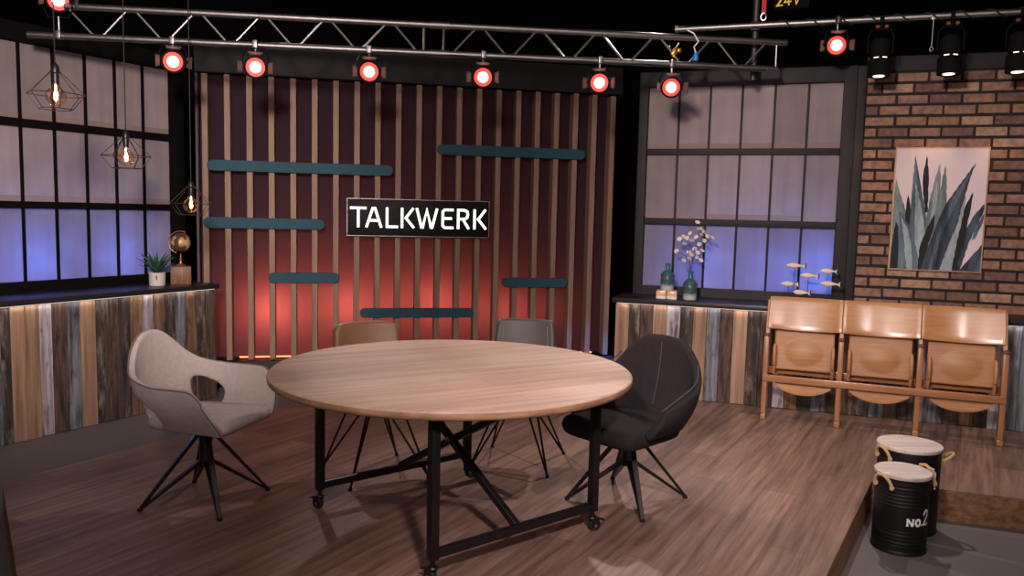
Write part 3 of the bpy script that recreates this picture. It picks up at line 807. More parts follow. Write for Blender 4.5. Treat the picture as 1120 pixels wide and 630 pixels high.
# ------------------------------------------------------------------ things on the left counter
def plant():
    z = .838
    t = thing('potted_aloe', 'small spiky aloe in a white pot beside the globe', 'plant', fA(.945, .22, z), R(20))
    b = MB(); b.lathe([(0, 0), (.06, 0), (.064, .004), (.066, .10), (.066, .112), (.06, .112), (.058, .10), (0, .1)], 28); b.go('pot', M['pot'], t)
    b = MB(); b.lathe([(0, .098), (.057, .1), (0, .104)], 16); b.go('soil', M['twig'], t)
    b = MB(); pts = [(.067 * math.cos(a), .067 * math.sin(a), zz) for a, zz in ((-1.62, .095), (-1.58, .07), (-1.62, .05))]; b.tube(pts, [.003, .008, .002], 6); b.go('tag', M['bronze'], t)
    b = MB(); random.seed(11)
    for k in range(30):
        a = k * 2.4; tilt = .12 + .75 * (k / 30) ; L = .20 - .05 * (k / 30) + random.uniform(-.02, .02)
        d = Vector((math.cos(a), math.sin(a), 0)); n_ = Vector((-d.y, d.x, 0)); V0 = None
        rows = []
        for j in range(7):
            f = j / 6; r_ = L * math.sin(tilt + .35 * f) * f; zz = .10 + L * math.cos(tilt + .25 * f) * f
            c = d * (.012 + r_) + Vector((0, 0, zz)); wv = .019 * (1 - f ** 1.6) + .0008
            rows.append([b.bm.verts.new(c - n_ * wv + d * .0), b.bm.verts.new(c - d * .005 * (1 - f) ), b.bm.verts.new(c + n_ * wv)])
        for A, B in zip(rows, rows[1:]):
            for q in range(2): b.bm.faces.new((A[q], A[q + 1], B[q + 1], B[q]))
    b.go('foliage', M['leaf'], t, solid=.004)
plant()

def globe():
    z = .838
    c = thing('wooden_cube', 'square walnut block carrying the globe at the left counter end', 'block', fA(1.165, .20, z), R(A_DEG - 38))
    b = MB(); b.box((0, 0, .078), (.165, .165, .156), bev=.004); b.go('block', M['cube_wood'], c)
    b = MB()
    for k in range(-3, 4): b.box((k * .022, -.083, .078), (.003, .003, .15))
    b.go('groove_strips', M['bench_dark'], c, smooth=False)
    t = thing('globe', 'small antique bronze globe standing on the walnut block', 'globe', fA(1.165, .20, z + .156), R(10))
    b = MB(); b.lathe([(0, 0), (.045, 0), (.047, .006), (.03, .014), (.014, .022), (.009, .05), (.012, .062), (.007, .07), (.006, .085), (0, .086)], 24); b.go('stand', M['bronze'], t)
    cz = .205; r = .083
    b = MB(); b.lathe([(r * math.sin(PI * k / 20), -r * math.cos(PI * k / 20)) for k in range(21)], 36); b.go('ball', M['map'], t, loc=(0, 0, cz), rot=(R(8), R(23), 0))
    b = MB(); ax = Vector((math.sin(R(23)), 0, math.cos(R(23)))); sd = Vector((-ax.z, 0, ax.x))
    b.tube([Vector((0, 0, cz)) + (ax * math.cos(q) + sd * math.sin(q)) * .098 for q in [PI * k / 24 for k in range(25)]], .0045, 8)
    b.tube([Vector((0, 0, cz)) + ax * .10, Vector((0, 0, cz)) + ax * .08], .004, 8); b.tube([Vector((0, 0, cz)) - ax * .10, Vector((0, 0, cz)) - ax * .08], .004, 8)
    b.tube([(0, 0, .08), (0, 0, cz - .096)], .006, 8)
    b.go('meridian', M['bronze'], t)
def map_mat():
    m, nt, b = newmat('antique globe map'); N, L = nt.nodes, nt.links
    tc = N.new('ShaderNodeTexCoord'); n = N.new('ShaderNodeTexNoise'); n.inputs['Scale'].default_value = 14; n.inputs['Detail'].default_value = 5
    L.new(tc.outputs['Object'], n.inputs['Vector'])
    r = N.new('ShaderNodeValToRGB'); r.color_ramp.elements[0].position = .47; r.color_ramp.elements[1].position = .54
    r.color_ramp.elements[0].color = srgb(92, 60, 42); r.color_ramp.elements[1].color = srgb(196, 156, 112)
    L.new(n.outputs['Fac'], r.inputs['Fac']); L.new(r.outputs['Color'], b.inputs['Base Color']); b.inputs['Roughness'].default_value = .3
    return m
M['map'] = map_mat()
globe()

# ------------------------------------------------------------------ things on the right counter
def dip_mat(name, upper, lower, z0, z1):
    m, nt, b = newmat(name); N, L = nt.nodes, nt.links
    tc = N.new('ShaderNodeTexCoord'); sp = N.new('ShaderNodeSeparateXYZ'); L.new(tc.outputs['Object'], sp.inputs[0])
    n = N.new('ShaderNodeTexNoise'); n.inputs['Scale'].default_value = 30; L.new(tc.outputs['Object'], n.inputs['Vector'])
    ml = N.new('ShaderNodeMath'); ml.operation = 'MULTIPLY_ADD'; ml.inputs[1].default_value = .03; L.new(n.outputs['Fac'], ml.inputs[0]); L.new(sp.outputs['Z'], ml.inputs[2])
    mr = N.new('ShaderNodeMapRange'); mr.inputs['From Min'].default_value = z0 + .015; mr.inputs['From Max'].default_value = z1 + .015; L.new(ml.outputs[0], mr.inputs['Value'])
    mx = N.new('ShaderNodeMix'); mx.data_type = 'RGBA'; mx.inputs[6].default_value = lower; mx.inputs[7].default_value = upper
    L.new(mr.outputs['Result'], mx.inputs[0]); L.new(mx.outputs[2], b.inputs['Base Color']); b.inputs['Roughness'].default_value = .3
    b.inputs['Coat Weight'].default_value = .3
    return m
M['bottle'] = dip_mat('teal glass dipped in white', srgb(44, 96, 98), srgb(190, 186, 182), .03, .06)
M['dipblock'] = dip_mat('pine dipped in white', srgb(214, 166, 124), srgb(232, 222, 210), .022, .026)
zc = .825
def blk(u, label):
    b = MB(); b.box((0, 0, .034), (.083, .14, .068), bev=.003)
    o = b.go('wooden_block', M['dipblock'], loc=fC(u, .17, zc), rot=(0, 0, R(C_DEG + 4)))
    return tag(o, label, 'block', 'pale dipped blocks under the bottle')
blk(-.572, 'pale pine block dipped white below, left half of the bottle stand')
blk(-.483, 'pale pine block dipped white below, right half of the bottle stand')
def bottle(u, v, z, label, s=1.0):
    b = MB(); p = [(0, 0), (.052, 0), (.057, .006), (.058, .10), (.056, .135), (.046, .155), (.026, .168), (.019, .178), (.018, .215), (.023, .218), (.023, .235), (.016, .236), (.014, .18), (0, .17)]
    b.lathe([(r * s, h * s) for r, h in p], 28)
    t = thing('bottle', label, 'bottle', fC(u, v, z), 0)
    b.go('glass_body', M['bottle'], t)
    b = MB(); b.lathe([(.0585 * s, .122 * s), (.0602 * s, .126 * s), (.0602 * s, .131 * s), (.058 * s, .135 * s)], 28); b.lathe([(.0585 * s, .085 * s), (.0598 * s, .088 * s), (.0598 * s, .092 * s), (.0585 * s, .095 * s)], 28)
    b.go('neck_cord', M['twig'], t)
bottle(-.528, .17, zc + .069, 'teal bottle with a white base standing on the two pine blocks', .98)
bottle(-.335, .17, zc, 'teal bottle with a white base holding the dried branch', 1.02)
def branch():
    o = fC(-.335, .17, zc); t = thing('dried_branch', 'dried branch of pale round seed pods in the right teal bottle', 'dried flowers', o, R(C_DEG))
    random.seed(21)
    stems = [[(0, 0, .19), (.005, .0, .30), (.02, .0, .42), (.05, .01, .56), (.055, .01, .64)], [(0, 0, .19), (-.01, 0, .32), (-.03, .02, .42), (-.10, .02, .50)], [(.003, 0, .3), (.03, .01, .38), (.08, 0, .46), (.16, .0, .525)], [(.02, 0, .42), (.06, .0, .48), (.1, .0, .58)], [(-.01, 0, .30), (-.05, 0, .37), (-.125, 0, .40)], [(.01, 0, .30), (.05, 0, .34), (.07, .0, .33)]]
    for st in stems:
        b = MB(); b.tube(st, .003, 6); b.go('stem', M['twig'], t)
    pods = [(.04, .655), (.055, .60), (-.04, .52), (-.105, .51), (-.13, .405), (-.06, .47), (0, .50), (.03, .53), (.09, .575), (.10, .50), (.165, .53), (.06, .47), (.09, .42), (.05, .40), (.02, .43), (-.03, .40), (-.06, .33), (-.02, .345), (.075, .335), (.0, .38), (.12, .54), (-.02, .56), (.07, .55), (.04, .36), (-.075, .53)]
    src = None
    for (x, z) in pods:
        if src is None:
            b = MB(); b.lathe([(0, -.003), (.012, -.002), (.022, 0), (.012, .002), (0, .003)], 14); o1 = b.go('seed_pod', M['petal'], t); src = o1
        else:
            o1 = src.copy(); COL.objects.link(o1); o1.parent = t
        o1.location = (x, random.uniform(-.03, .03), z); o1.rotation_euler = (R(90 + random.uniform(-50, 50)), R(random.uniform(-40, 40)), random.uniform(-.6, .6)); o1.scale = (1, random.uniform(.6, .95), 1)
branch()
def fishes():
    t = thing('fish_sculpture', 'shoal of six pale driftwood fish on thin rods above the cinema seats', 'ornament', fC(.62, .2, zc), R(C_DEG))
    b = MB(); b.box((0, 0, .012), (.40, .09, .024), bev=.004); b.go('base', M['fish'], t)
    pos = [(-.12, .326, .155), (.132, .29, .135), (-.012, .248, .15), (-.16, .172, .15), (.148, .19, .165), (-.066, .108, .145)]
    for i, (x, z, L) in enumerate(pos):
        y = (-.02, .02, 0, .02, -.02, 0)[i]
        b = MB(); b.tube([(x - .01, y, .02), (x - .01, y, z)], .0022, 6); b.go('rod', M['metal_black'], t)
        b = MB(); n = 14; Vr = []
        prof = [(0, .002), (.06, .35), (.18, .75), (.34, 1), (.5, .86), (.66, .52), (.78, .28), (.84, .28), (.92, .75), (1, 1.3)]
        for f, h in prof:
            hh = h * .021; ww = min(h, 1) * .012 if f < .8 else .003
            Vr.append([b.bm.verts.new((x - L / 2 + f * L, y + ww * math.cos(2 * PI * k / n), z + hh * math.sin(2 * PI * k / n) - (.004 * f))) for k in range(n)])
        for A, B in zip(Vr, Vr[1:]):
            for k in range(n): b.bm.faces.new((A[k], A[(k + 1) % n], B[(k + 1) % n], B[k]))
        b.bm.faces.new(Vr[0][::-1])
        # forked tail: pull the middle of the last ring inwards
        for k, v in enumerate(Vr[-1]): v.co.x -= .035 * (1 - abs(math.sin(2 * PI * k / n))) * L / .15
        b.bm.faces.new(Vr[-1])
        b.go('fish', M['fish'], t, rot=(0, 0, 0))
fishes()

# ------------------------------------------------------------------ poster
def leafmat(name, a, c): return wood(name, a, c, (14, 14, 2.5), .8, bump=0, lo=.35, hi=.65)
def poster():
    u0, u1, z0, z1 = 1.206, 1.878, 1.132, 2.117
    W, H = u1 - u0, z1 - z0
    t = thing('framed_poster', 'framed botanical print of blue grey agave leaves on the brick wall', 'poster', fC(u0, .478, z0), R(C_DEG))
    b = MB(); b.box((W / 2, -.012, H / 2), (W, .024, H), bev=.002); b.go('poster_frame', M['poster_frame'], t)
    b = MB(); b.box((W / 2, -.0245, H / 2), (W - .024, .002, H - .024)); b.go('paper', M['canvas'], t, smooth=False)
    mats = [leafmat('agave pale', srgb(112, 128, 136), srgb(176, 186, 190)), leafmat('agave grey green', srgb(78, 100, 102), srgb(142, 158, 154)), leafmat('agave slate', srgb(44, 58, 72), srgb(104, 122, 136)),
            leafmat('agave navy', srgb(28, 36, 48), srgb(72, 86, 102)), leafmat('agave ink', srgb(16, 14, 18), srgb(32, 30, 36))]
    def n(x, y):
        f = (y - 42) / 553; l = 38 - 30 * f; w = 422 - 10 * f
        return ((x - l) / w, 1 - f)
    Ls = [
     (1, [(40, 180), (60, 250), (95, 350), (120, 590), (10, 590), (30, 300)]),
     (4, [(97, 255), (112, 335), (108, 400), (80, 400), (88, 310)]),
     (2, [(127, 78), (140, 180), (165, 280), (180, 360), (195, 590), (90, 590), (100, 400), (112, 300), (119, 180)]),
     (0, [(130, 200), (150, 280), (172, 400), (185, 590), (130, 590), (128, 400)]),
     (4, [(180, 80), (188, 160), (184, 330), (174, 335), (163, 230), (164, 160)]),
     (1, [(238, 112), (240, 180), (232, 290), (225, 420), (220, 590), (178, 590), (176, 380), (195, 270), (215, 190)]),
     (0, [(225, 190), (226, 290), (205, 400), (190, 420), (205, 290)]),
     (1, [(262, 122), (268, 200), (266, 290), (258, 420), (225, 470), (226, 380), (234, 280), (247, 190)]),
     (4, [(42, 375), (62, 420), (75, 590), (12, 590), (28, 460)]),
     (2, [(58, 325), (86, 372), (120, 440), (142, 520), (145, 590), (52, 590), (58, 480), (54, 400)]),
     (0, [(66, 350), (95, 410), (112, 480), (118, 590), (92, 590), (82, 470)]),
     (4, [(216, 335), (212, 400), (188, 470), (168, 590), (142, 590), (150, 490), (180, 410)]),
     (3, [(395, 110), (370, 175), (347, 260), (332, 340), (308, 460), (255, 590), (158, 590), (182, 500), (225, 385), (270, 285), (330, 200)]),
     (2, [(375, 150), (335, 240), (290, 330), (240, 440), (212, 590), (190, 590), (222, 450), (262, 340), (310, 240)]),
     (0, [(352, 255), (340, 340), (322, 420), (302, 590), (238, 590), (275, 480), (312, 400), (335, 300)]),
     (4, [(383, 240), (376, 290), (354, 400), (346, 480), (325, 590), (292, 590), (312, 470), (332, 380), (350, 300)]),
     (3, [(432, 290), (428, 325), (398, 385), (362, 470), (325, 590), (318, 560), (345, 470), (356, 400), (388, 340)]),
     (2, [(432, 332), (424, 372), (392, 440), (378, 450), (394, 390)]),
     (3, [(424, 468), (416, 530), (408, 598), (322, 598), (378, 520)]),
     (2, [(418, 520), (412, 600), (385, 600)]),
    ]
    b = MB()
    for li, (mi, poly) in enumerate(Ls):
        P = [n(x, min(y, 592)) for x, y in poly]; Q = []
        for i, p in enumerate(P):                 # toothed edges
            q = P[(i + 1) % len(P)]; Q.append(p)
            L_ = math.hypot(p[0] - q[0], p[1] - q[1])
            k = int(L_ / .03)
            if p[1] < .02 and q[1] < .02 or k < 2: continue
            nx, ny = -(q[1] - p[1]) / L_, (q[0] - p[0]) / L_
            for j in range(1, k):
                f = j / k; o = .004 if j % 2 else -.002
                Q.append((p[0] + (q[0] - p[0]) * f + nx * o, p[1] + (q[1] - p[1]) * f + ny * o))
        mgx = .013 / W; mgz = .013 / H
        y = -.0257 - .0004 * li
        f = b.bm.faces.new([b.bm.verts.new((min(max(a, mgx), 1 - mgx) * W, y, min(max(c, mgz), 1 - mgz) * H)) for a, c in Q]); f.material_index = mi
    bmesh.ops.triangulate(b.bm, faces=b.bm.faces[:])
    b.go('agave_print', mats, t, smooth=False)
poster()

# ------------------------------------------------------------------ truss and lamps
T_DEG = 7.0
fT = frame((-.45, 6.1), T_DEG)
ZL, ZU = 2.688, 2.893
def truss():
    t = thing('lighting_truss', 'long aluminium ladder truss carrying the row of red lamps', 'truss', fT(0, 0, ZL), R(T_DEG))
    h = ZU - ZL
    for z, x0, x1 in ((0, -3.0, 2.50), (h, -2.75, 2.57)):
        b = MB(); b.tube([(x0, 0, z), (-.18, 0, z)], .0235, 16); b.go('chord', M['alu'], t)
        b = MB(); b.tube([(-.08, 0, z), (x1, 0, z)], .0235, 16); b.go('chord', M['alu'], t)
        b = MB(); b.tube([(-.20, 0, z), (-.06, 0, z)], .0275, 16); b.go('coupler', M['alu_dull'], t)
    for x in (-.245, -.10, 2.49):
        b = MB(); b.tube([(x, 0, 0), (x, 0, h)], .0085, 8); b.go('brace', M['alu_dull'], t)
    zz = []
    x = -2.77
    p = .2265
    def run(xs, start_up):
        for i, (a, c) in enumerate(zip(xs, xs[1:])):
            up = (i % 2 == 0) == start_up
            d = .02
            b = MB(); b.tube([(a + d, 0, 0 if up else h), (c - d, 0, h if up else 0)], .0085, 8); b.go('brace', M['alu_dull'], t)
    run([-2.76 + .2264 * k for k in range(12)], False)
    run([-.06 + .2265 * k for k in range(12)], True)
truss()

def aim(loc, target):
    d = (Vector(target) - Vector(loc)).normalized()
    return d.to_track_quat('Y', 'Z')           # local +Y looks at the target

def par(label, P, target, side=0, stand=.16, up=False, roll=0):
    """small par can: local +Y is the beam direction"""
    t = thing('stage_lamp', label, 'lamp', P, 0, 'red lamps on the truss and pipe')
    q = aim(P, target).to_matrix().to_4x4() @ Matrix.Rotation(roll, 4, 'Y')
    e = q.to_euler()
    mx = Matrix.Rotation(-PI / 2, 4, 'X')      # lathe axis z -> y
    b = MB()
    b.lathe([(.0, -.15), (.05, -.15), (.062, -.12), (.07, -.05), (.074, .0), (.082, .012), (.082, .03), (.074, .03), (.070, .004), (.0, .002)], 28, mx=mx)
    can = b.go('can', M['lamp_black'], t, rot=e)
    b = MB(); b.lathe([(0, .006), (.039, .006), (.039, .009), (0, .0095)], 28, mx=mx); b.go('lens', M['lens'], t, rot=e, label='glowing white hot lens')
    b = MB(); b.lathe([(.040, .006), (.066, .008), (.066, .0095), (.040, .009)], 28, mx=mx); b.go('lens_bloom', M['lens_bloom'], t, rot=e, label='red bloom of the lens as a glowing ring')  # red bloom around the lens, put in as a glowing ring
    for sx in (-1, 1):                         # barn doors swung open
        b = MB()
        b.prism([(-.035, 0), (.035, 0), (.042, .06), (-.042, .06)], lambda a, c: Vector((sx * (.084 + c * .55), .03 + c * .8, a)), lambda a, c: Vector((sx * (.0868 + c * .55), .03 + c * .8, a)))
        b.go('barn_door', M['door'], t, rot=e)
    b = MB()
    b.prism([(-.045, 0), (.045, 0), (.052, .055), (-.052, .055)], lambda a, c: Vector((a, .03 + c * .9, .084 + c * .35)), lambda a, c: Vector((a, .03 + c * .9, .0868 + c * .35)))
    b.go('barn_door', M['door'], t, rot=e)
    b = MB(); s = -1 if up else 1
    b.tube([(-.092, 0, 0), (-.092, 0, s * .06), (-.07, 0, s * .115), (.07, 0, s * .115), (.092, 0, s * .06), (.092, 0, 0)], .006, 8)
    b.lathe([(.014, -.012), (.014, .012)], 12, (-.092, 0, 0), Matrix.Rotation(PI / 2, 4, 'Y')); b.lathe([(.014, -.012), (.014, .012)], 12, (.092, 0, 0), Matrix.Rotation(PI / 2, 4, 'Y'))
    b.go('yoke', M['lamp_black'], t, rot=(0, 0, R(T_DEG)))
    b = MB(); b.tube([(0, 0, s * .11), (0, 0, s * (stand - .02))], .008, 8); b.box((0, 0, s * stand), (.035, .06, .055), bev=.005)
    b.go('clamp', M['alu_dull'], t, rot=(0, 0, R(T_DEG)))
    return t
M['door'] = mat('matt black barn door', srgb(26, 20, 20), .6)
cam_at = Vector((0, 0, 1.53))
for (u, z, lab, off) in ((-2.024, 2.541, 'leftmost red stage lamp hanging from the truss, over the left window', (.5, 0)), (-1.453, 2.527, 'red stage lamp on the truss above the left slats', (-.15, 0)), (-.643, 2.530, 'red stage lamp on the truss left of centre, above the sign', (.1, 0)),
                    (.196, 2.526, 'red stage lamp on the truss right of centre, above the topmost teal bar', (-.2, .1)), (1.085, 2.522, 'red stage lamp on the truss at the right end of the slats', (-.5, 0)), (1.648, 2.511, 'red stage lamp at the truss end over the right window corner', (.9, 0))):
    P = fT(u, -.02, z); par(lab, P, cam_at + Vector((off[0], 0, off[1])), stand=ZL - z)
par('red stage lamp standing upright on top of the truss, top left', fT(-2.785, -.02, 2.925), cam_at + Vector((.2, 0, 0)), stand=.235, up=True)
fP = lambda u, v=0, z=0: fC(u, v, z)
def pipe():
    t = thing('lighting_pipe', 'short aluminium pipe carrying lamps above the brick wall', 'pipe', fP(-.52, .0, 3.028), R(C_DEG))
    b = MB(); b.tube([(0, 0, 0), (2.75, 0, 0)], .0235, 16); b.go('tube', M['alu'], t)
    b = MB(); b.lathe([(.026, -.004), (.026, .01)], 16, (0, 0, 0), Matrix.Rotation(PI / 2, 4, 'Y')); b.go('end_cap', M['alu_dull'], t)
    b = MB(); n = 60
    b.tube([(.75 + 1.75 * k / n, .030 * math.cos(k * .9), .030 * math.sin(k * .9)) for k in range(n + 1)], .006, 6); b.go('wound_cable', M['rubber'], t)
pipe()
par('red stage lamp on the short pipe above the right window corner', fP(.697, -.02, 2.845), cam_at + Vector((.6, 0, 0)), stand=.183)

def downspot(u, label, tilt):
    z0 = 2.605
    t = thing('spotlight', label, 'spotlight', fP(u, .0, z0), R(C_DEG), 'black spotlights over the brick wall')
    b = MB()
    b.lathe([(.0, .006), (.066, .006), (.074, .0), (.08, .002), (.08, .115), (.076, .122), (.062, .124), (.062, .14), (.07, .142), (.07, .25), (.05, .28), (0, .282)], 28)
    b.go('housing', M['lamp_black'], t, rot=(tilt, 0, 0))
    b = MB(); b.lathe([(0, .004), (.040, .004), (.040, .001), (0, .0005)], 24); b.go('lens', M['spot_lens'], t, rot=(tilt, 0, 0), label='lit lens')
    for sg in (-1, 1):
        b = MB(); q = -PI / 2 + sg * .48; b.box((.0636 * math.cos(q), .0636 * math.sin(q), .1315), (.004, .034, .006), Matrix.Rotation(q, 4, 'Z'))
        b.go('vent_slit', M['spot_lens'], t, smooth=False, rot=(tilt, 0, 0), label='light leaking through a vent')
    b = MB(); b.tube([(-.086, 0, .17), (-.086, 0, .30), (-.06, 0, .345), (.06, 0, .345), (.086, 0, .30), (.086, 0, .17)], .007, 8); b.tube([(0, 0, .345), (0, 0, .39)], .009, 8); b.box((0, 0, .415), (.03, .06, .05), bev=.004)
    b.go('yoke', M['lamp_black'], t)
    if 'poster' in label:
      b = MB(); b.tube([(-.125, -.01, .40), (-.127, -.012, .20)], .0022, 6); b.tube([(-.127 + .011 * math.cos(q), -.012, .185 + .016 * math.sin(q)) for q in [2 * PI * k / 12 for k in range(12)]], .002, 6, closed=True); b.box((-.125, -.005, .405), (.03, .03, .02), bev=.003)
      b.go('safety_cable', M['alu_dull'], t)
    for s in (-1, 1):
        b = MB(); b.lathe([(0, -.012), (.014, -.012), (.014, .012), (0, .012)], 12, (s * .03, -.03, .36), Matrix.Rotation(PI / 2, 4, 'Y')); b.go('knob', M['knob'], t)
M['knob'] = mat('orange knob', srgb(120, 58, 34), .5)
downspot(1.006, 'black spotlight pointing down over the left end of the brick wall', R(-3))
downspot(1.475, 'black spotlight pointing down above the poster', R(-3))
downspot(1.915, 'black spotlight at the right picture edge over the brick wall', R(-3))

# rigging details
def rigging():
    t = thing('chain_hoist', 'dark hoist body with yellow 24V lettering hanging above the pipe', 'hoist', fP(.30, -.05, 3.09), R(C_DEG))
    b = MB(); b.box((.06, 0, .17), (.26, .16, .30), bev=.02); b.go('motor_body', M['drape'], t)
    b = MB(); s = .085; y = -.083; ox, oz = -.045, .045
    G = [[(0, .72)] + arc(.22, .74, .22, .26, 170, -20, 8) + [(.0, 0), (.48, .04)], [(.98, 0), (.92, 1), (.62, .28), (1.2, .32)], [(1.42, .95), (1.62, .08), (2.02, 1.05)]]
    for g in G:
        for q in stroke_quads(g, .13): b.prism([(v.x * s + ox, v.y * s + oz) for v in q], lambda x, z: Vector((x, y - .002, z)), lambda x, z: Vector((x, y, z)))
    b.go('lettering', M['yellow'], t, smooth=False, label='yellow 24V lettering')
    t = thing('lifting_strap', 'red round sling with a steel shackle hanging to the pipe', 'strap', fP(.155, .0, 3.06), R(C_DEG))
    b = MB(); b.box((0, 0, .27), (.036, .012, .42), bev=.003); b.go('sling', M['red'], t)
    b = MB(); b.tube([(.02 * math.cos(q), 0, .03 + .028 * math.sin(q)) for q in [2 * PI * k / 14 for k in range(14)]], .006, 8, closed=True); b.go('shackle', M['steel'], t)
    t = thing('support_pole', 'dark vertical pole rising behind the truss end', 'pole', fP(.095, .07, 2.62), R(C_DEG))
    b = MB(); b.tube([(0, 0, 0), (0, 0, 1.98)], .024, 14); b.go('tube', M['pole'], t)
    b = MB(); b.box((0, -.02, .41), (.07, .08, .07), bev=.006); b.go('clamp', M['metal_black'], t)
    t = thing('pipe_coupler', 'brass coloured half coupler on the truss above the right window lamp', 'coupler', fT(1.66, -.01, ZL + .085), R(T_DEG))
    b = MB(); b.box((0, -.02, 0), (.04, .05, .06), Matrix.Rotation(.5, 4, 'Y'), bev=.008); b.box((.035, -.02, .015), (.03, .05, .03), bev=.006); b.go('jaw', M['gold'], t)
    b = MB(); b.tube([(.0, -.02, .02), (.03, -.03, .07)], .005, 8); b.tube([(-.03, -.02, .02), (-.045, -.03, .045)], .005, 8); b.go('wing_bolt', M['steel'], t)
    t = thing('power_connector', 'blue power connector dangling from a cable at the truss end', 'connector', fT(1.83, -.03, ZL + .03), R(T_DEG))
    b = MB(); b.lathe([(0, 0), (.02, 0), (.02, .03), (.012, .06), (0, .06)], 14); b.go('plug', M['blue_plastic'], t)
    b = MB(); b.tube([(0, 0, .06), (-.02, -.01, .10), (.01, -.02, .14), (-.03, -.02, .20), (-.08, -.01, .225)], .006, 8); b.go('cable', M['white'], t)
    b = MB(); n = 80
    b.tube([fT(-2.6 + 5.0 * k / n, -.029 - .004 * math.sin(k * 1.7), ZL + .006 * math.sin(k * .8) - .02) for k in range(n + 1)], .006, 6)
    o = b.go('power_cable', M['rubber'], None); tag(o, 'black cable taped along the lower chord of the long truss', 'cable')
M['pole'] = mat('dull grey pole', srgb(70, 68, 70), .5, .6)
rigging()

# ------------------------------------------------------------------ pendant lamps
def pendant():
    t = thing('pendant_lamp', 'pendant', 'lamp', (0, 0, 0), 0, 'wire cage pendant lamps')
    # origin at the widest ring of the cage
    b = MB(); b.tube([(0, 0, .165), (0, 0, 2.6)], .0035, 6); b.go('cable', M['rubber'], t)
    b = MB(); b.lathe([(0, .17), (.006, .168), (.018, .15), (.022, .13), (.022, .115), (.017, .11), (.019, .09), (.016, .055), (0, .05)], 18); b.go('socket', M['metal_black'], t)
    b = MB(); n = 6; top = [(.02 * math.cos(2 * PI * k / n), .02 * math.sin(2 * PI * k / n), .125) for k in range(n)]
    mid = [(.147 * math.cos(2 * PI * k / n), .147 * math.sin(2 * PI * k / n), 0) for k in range(n)]; low = [(.086 * math.cos(2 * PI * k / n), .086 * math.sin(2 * PI * k / n), -.078) for k in range(n)]
    for k in range(n):
        b.tube([top[k], mid[k], low[k]], .0026, 6); b.tube([mid[k], mid[(k + 1) % n]], .0026, 6); b.tube([low[k], low[(k + 1) % n]], .0026, 6)
    b.go('wire_cage', M['cage'], t)
    b = MB(); p = [(.014, .06), (.018, .045)] + [(.052 * math.sin(PI * (.14 + .86 * k / 16)), -.012 + .052 * math.cos(PI * (.14 + .86 * k / 16))) for k in range(17)]
    b.lathe(p, 28); b.go('bulb', M['bulb'], t, label='clear amber bulb')
    b = MB(); b.lathe([(0, -.03), (.008, -.028), (.009, .0), (.008, .012), (.003, .016), (.003, .05), (0, .05)], 12); b.go('filament', M['filament'], t, label='glowing filament')
    return t
M['cage'] = mat('dark bronze wire', srgb(62, 48, 40), .5, .5)
pd = pendant()
pl = [((-2.489, 4.4, 2.105), 10, 'wire cage pendant lamp hanging highest, in front of the top left panes'), ((-2.501, 5.2, 1.83), 25, 'wire cage pendant lamp of middle height, in front of the second pane row'), ((-2.288, 5.7, 1.535), 40, 'wire cage pendant lamp hanging lowest, above the globe')]
pd.location = pl[0][0]; pd.rotation_euler = (0, 0, R(pl[0][1])); pd['label'] = pl[0][2]
for loc, rz, lab in pl[1:]: copy_thing(pd, loc, R(rz), lab)

# ------------------------------------------------------------------ lights
def spot(name, loc, target, W, col=(1, .85, .74), size=40, blend=.5, rad=.06):
    l = bpy.data.lights.new(name, 'SPOT'); l.energy = W; l.color = col; l.spot_size = R(size); l.spot_blend = blend; l.shadow_soft_size = rad
    o = bpy.data.objects.new(name, l); COL.objects.link(o); o.location = loc
    o.rotation_euler = (Vector(target) - Vector(loc)).to_track_quat('-Z', 'Y').to_euler()
    return o
def area(name, loc, target, W, col, sx, sy):
    l = bpy.data.lights.new(name, 'AREA'); l.shape = 'RECTANGLE'; l.size = sx; l.size_y = sy; l.energy = W; l.color = col
    o = bpy.data.objects.new(name, l); COL.objects.link(o); o.location = loc
    o.rotation_euler = (Vector(target) - Vector(loc)).to_track_quat('-Z', 'Y').to_euler()
    return o
def point(name, loc, W, col, rad=.03):
    l = bpy.data.lights.new(name, 'POINT'); l.energy = W; l.color = col; l.shadow_soft_size = rad
    o = bpy.data.objects.new(name, l); COL.objects.link(o); o.location = loc
    return o
WARM = (1, .85, .78)
PINK = (1, .84, .80)
# studio key lights in the grid above and behind the camera
spot('key_light', (.6, -.3, 3.2), (.6, 4.2, .1), 850, WARM, 42, 1, .15)
# back lights on the truss line, crossing over the table
spot('back_light', (-2.2, 7.2, 3.5), (.9, 3.9, .1), 420, WARM, 44, 1, .06)
spot('back_light', (1.26, 7.3, 3.5), (-.2, 4.2, .1), 260, WARM, 54, .8, .06)
spot('back_light', (2.25, 5.8, 3.5), (2.3, 4.3, -.1), 200, WARM, 76, .9, .06)
area('front_fill', (-1.4, -1.8, 1.9), (-.8, 4.2, .6), 34, PINK, 2.2, 1.4)  # added low fill for the chair arm sides and floor shadows
area('overhead_fill', (.3, 1.6, 4.4), (.3, 3.6, 0), 85, (1, .86, .80), 4.5, 2.2)  # added soft overhead fill lifting the shade under the table
spot('bench_highlight_fill', (.3, .7, 3.75), (2.7, 5.7, .8), 150, WARM, 26, .8, .04)  # two added spots giving the bench backs their highlights
spot('bench_highlight_fill', (2.0, .7, 3.75), (2.7, 5.7, .8), 150, WARM, 26, .8, .04)
# profile lamps over the camera washing the set walls
spot('wall_wash', (-.6, .1, 2.72), (-3.1, 6.2, 1.7), 1500, PINK, 46, 1, .2)
spot('wall_wash', (-.5, .1, 2.8), (-.6, 7.4, 1.7), 470, PINK, 60, 1, .2)
spot('wall_wash', (-.8, .1, 3.1), (2.8, 6.5, 1.55), 1220, PINK, 50, 1, .2)
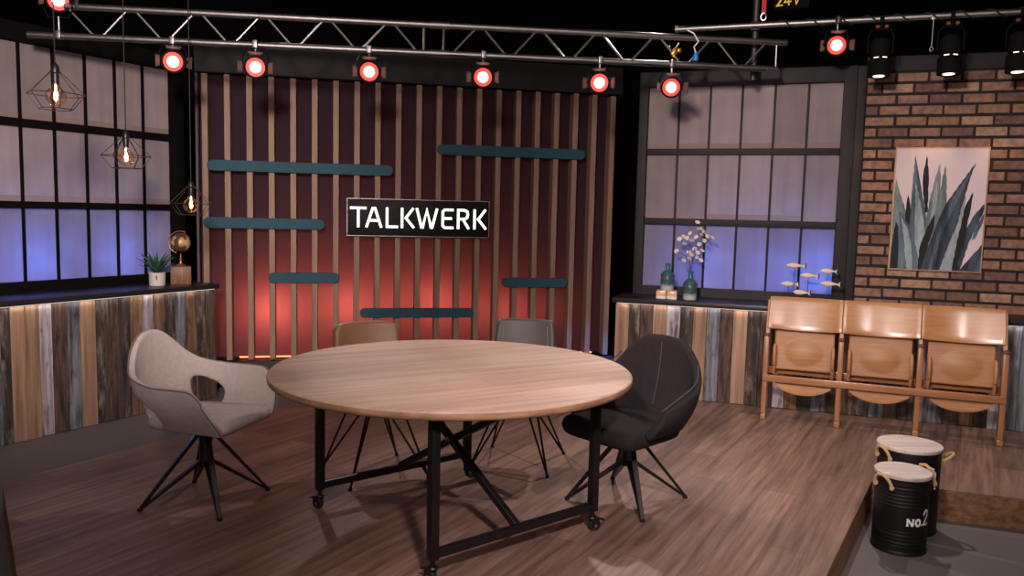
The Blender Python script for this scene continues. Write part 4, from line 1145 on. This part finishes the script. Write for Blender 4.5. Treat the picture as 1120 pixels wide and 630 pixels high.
# blue lamps behind the milky panes
BL = (.07, .24, 1)
for u, W in ((.10, 120), (.78, 80), (-.4, 40)):
    point('window_uplight', fA(u, .45 + .36, 1.05), W, BL, .06)
for u, W in ((-.33, 75), (.35, 65), (.74, 130)):
    point('window_uplight', fC(u, .45 + .36, 1.05), W, BL, .06)
spot('truss_blue_fill', fC(-1.06, .25, .4), fT(2.0, 0, 2.7), 4, BL, 40, .8, .05)  # added unseen blue spots in the panel gaps, tinting the truss
spot('truss_blue_fill', fA(1.48, .62, 1.0), fT(-2.3, 0, 2.7), 12, BL, 40, .8, .05)
spot('hoist_fill', (.5, 3.0, 3.9), fP(.35, 0, 3.1), 40, WARM, 22, .8, .05)  # added weak spot brightening the hoist lettering
# red lamps behind the plum sheet
RED = (1, .16, .11)
for u, W, zz in ((-.02, 9, .54), (.30, 1.6, .55), (.70, 6.5, .58), (1.1, 2.8, .6), (1.55, 6.0, .62), (1.95, 2.2, .55), (2.34, 3.6, .52), (2.75, 1.0, .5)):
    point('sheet_glow', fB(u, .40, zz), W, RED, .05)
# tape light under the counter edges
for fr, x0, x1, z in ((fA, -1.3, 1.3, .79), (fC, -.9, 3.2, .777)):
    area('counter_tape', fr((x0 + x1) / 2, -.012, z), fr((x0 + x1) / 2, .03, z - .3), 1.1 if x1 < 2 else 1.9, (1, .88, .82), x1 - x0, .006)
# downlights washing the bricks
for u in (1.006, 1.475, 1.915):
    spot('brick_downlight', fC(u, .12, 2.60), fC(u, .43, 1.9), 9, (1, .62, .34), 44, 1, .03)

w = bpy.data.worlds.new('studio'); S.world = w; w.use_nodes = True
w.node_tree.nodes['Background'].inputs[0].default_value = (.5, .45, .5, 1); w.node_tree.nodes['Background'].inputs[1].default_value = 0.0

# ------------------------------------------------------------------ camera
cam = bpy.data.cameras.new('camera'); co = bpy.data.objects.new('camera', cam); COL.objects.link(co)
cam.sensor_width = 36; cam.lens = 36 * 875.3 / 1120; cam.clip_start = .05
pt, rl = R(5.438), R(1.3177)
fw = Vector((0, math.cos(pt), -math.sin(pt))); up = Vector((0, math.sin(pt), math.cos(pt))); rt = Vector((1, 0, 0))
r2 = rt * math.cos(rl) + up * math.sin(rl); u2 = -rt * math.sin(rl) + up * math.cos(rl)
mx = Matrix((r2, u2, -fw)).transposed().to_4x4(); mx.translation = Vector((0, 0, 1.53))
co.matrix_world = mx
S.camera = co
S.view_settings.view_transform = 'Standard'; S.view_settings.look = 'None'; S.view_settings.exposure = 0; S.view_settings.gamma = 1
S.view_settings.use_curve_mapping = False
S.cycles.use_denoising = True
S.cycles.max_bounces = 8
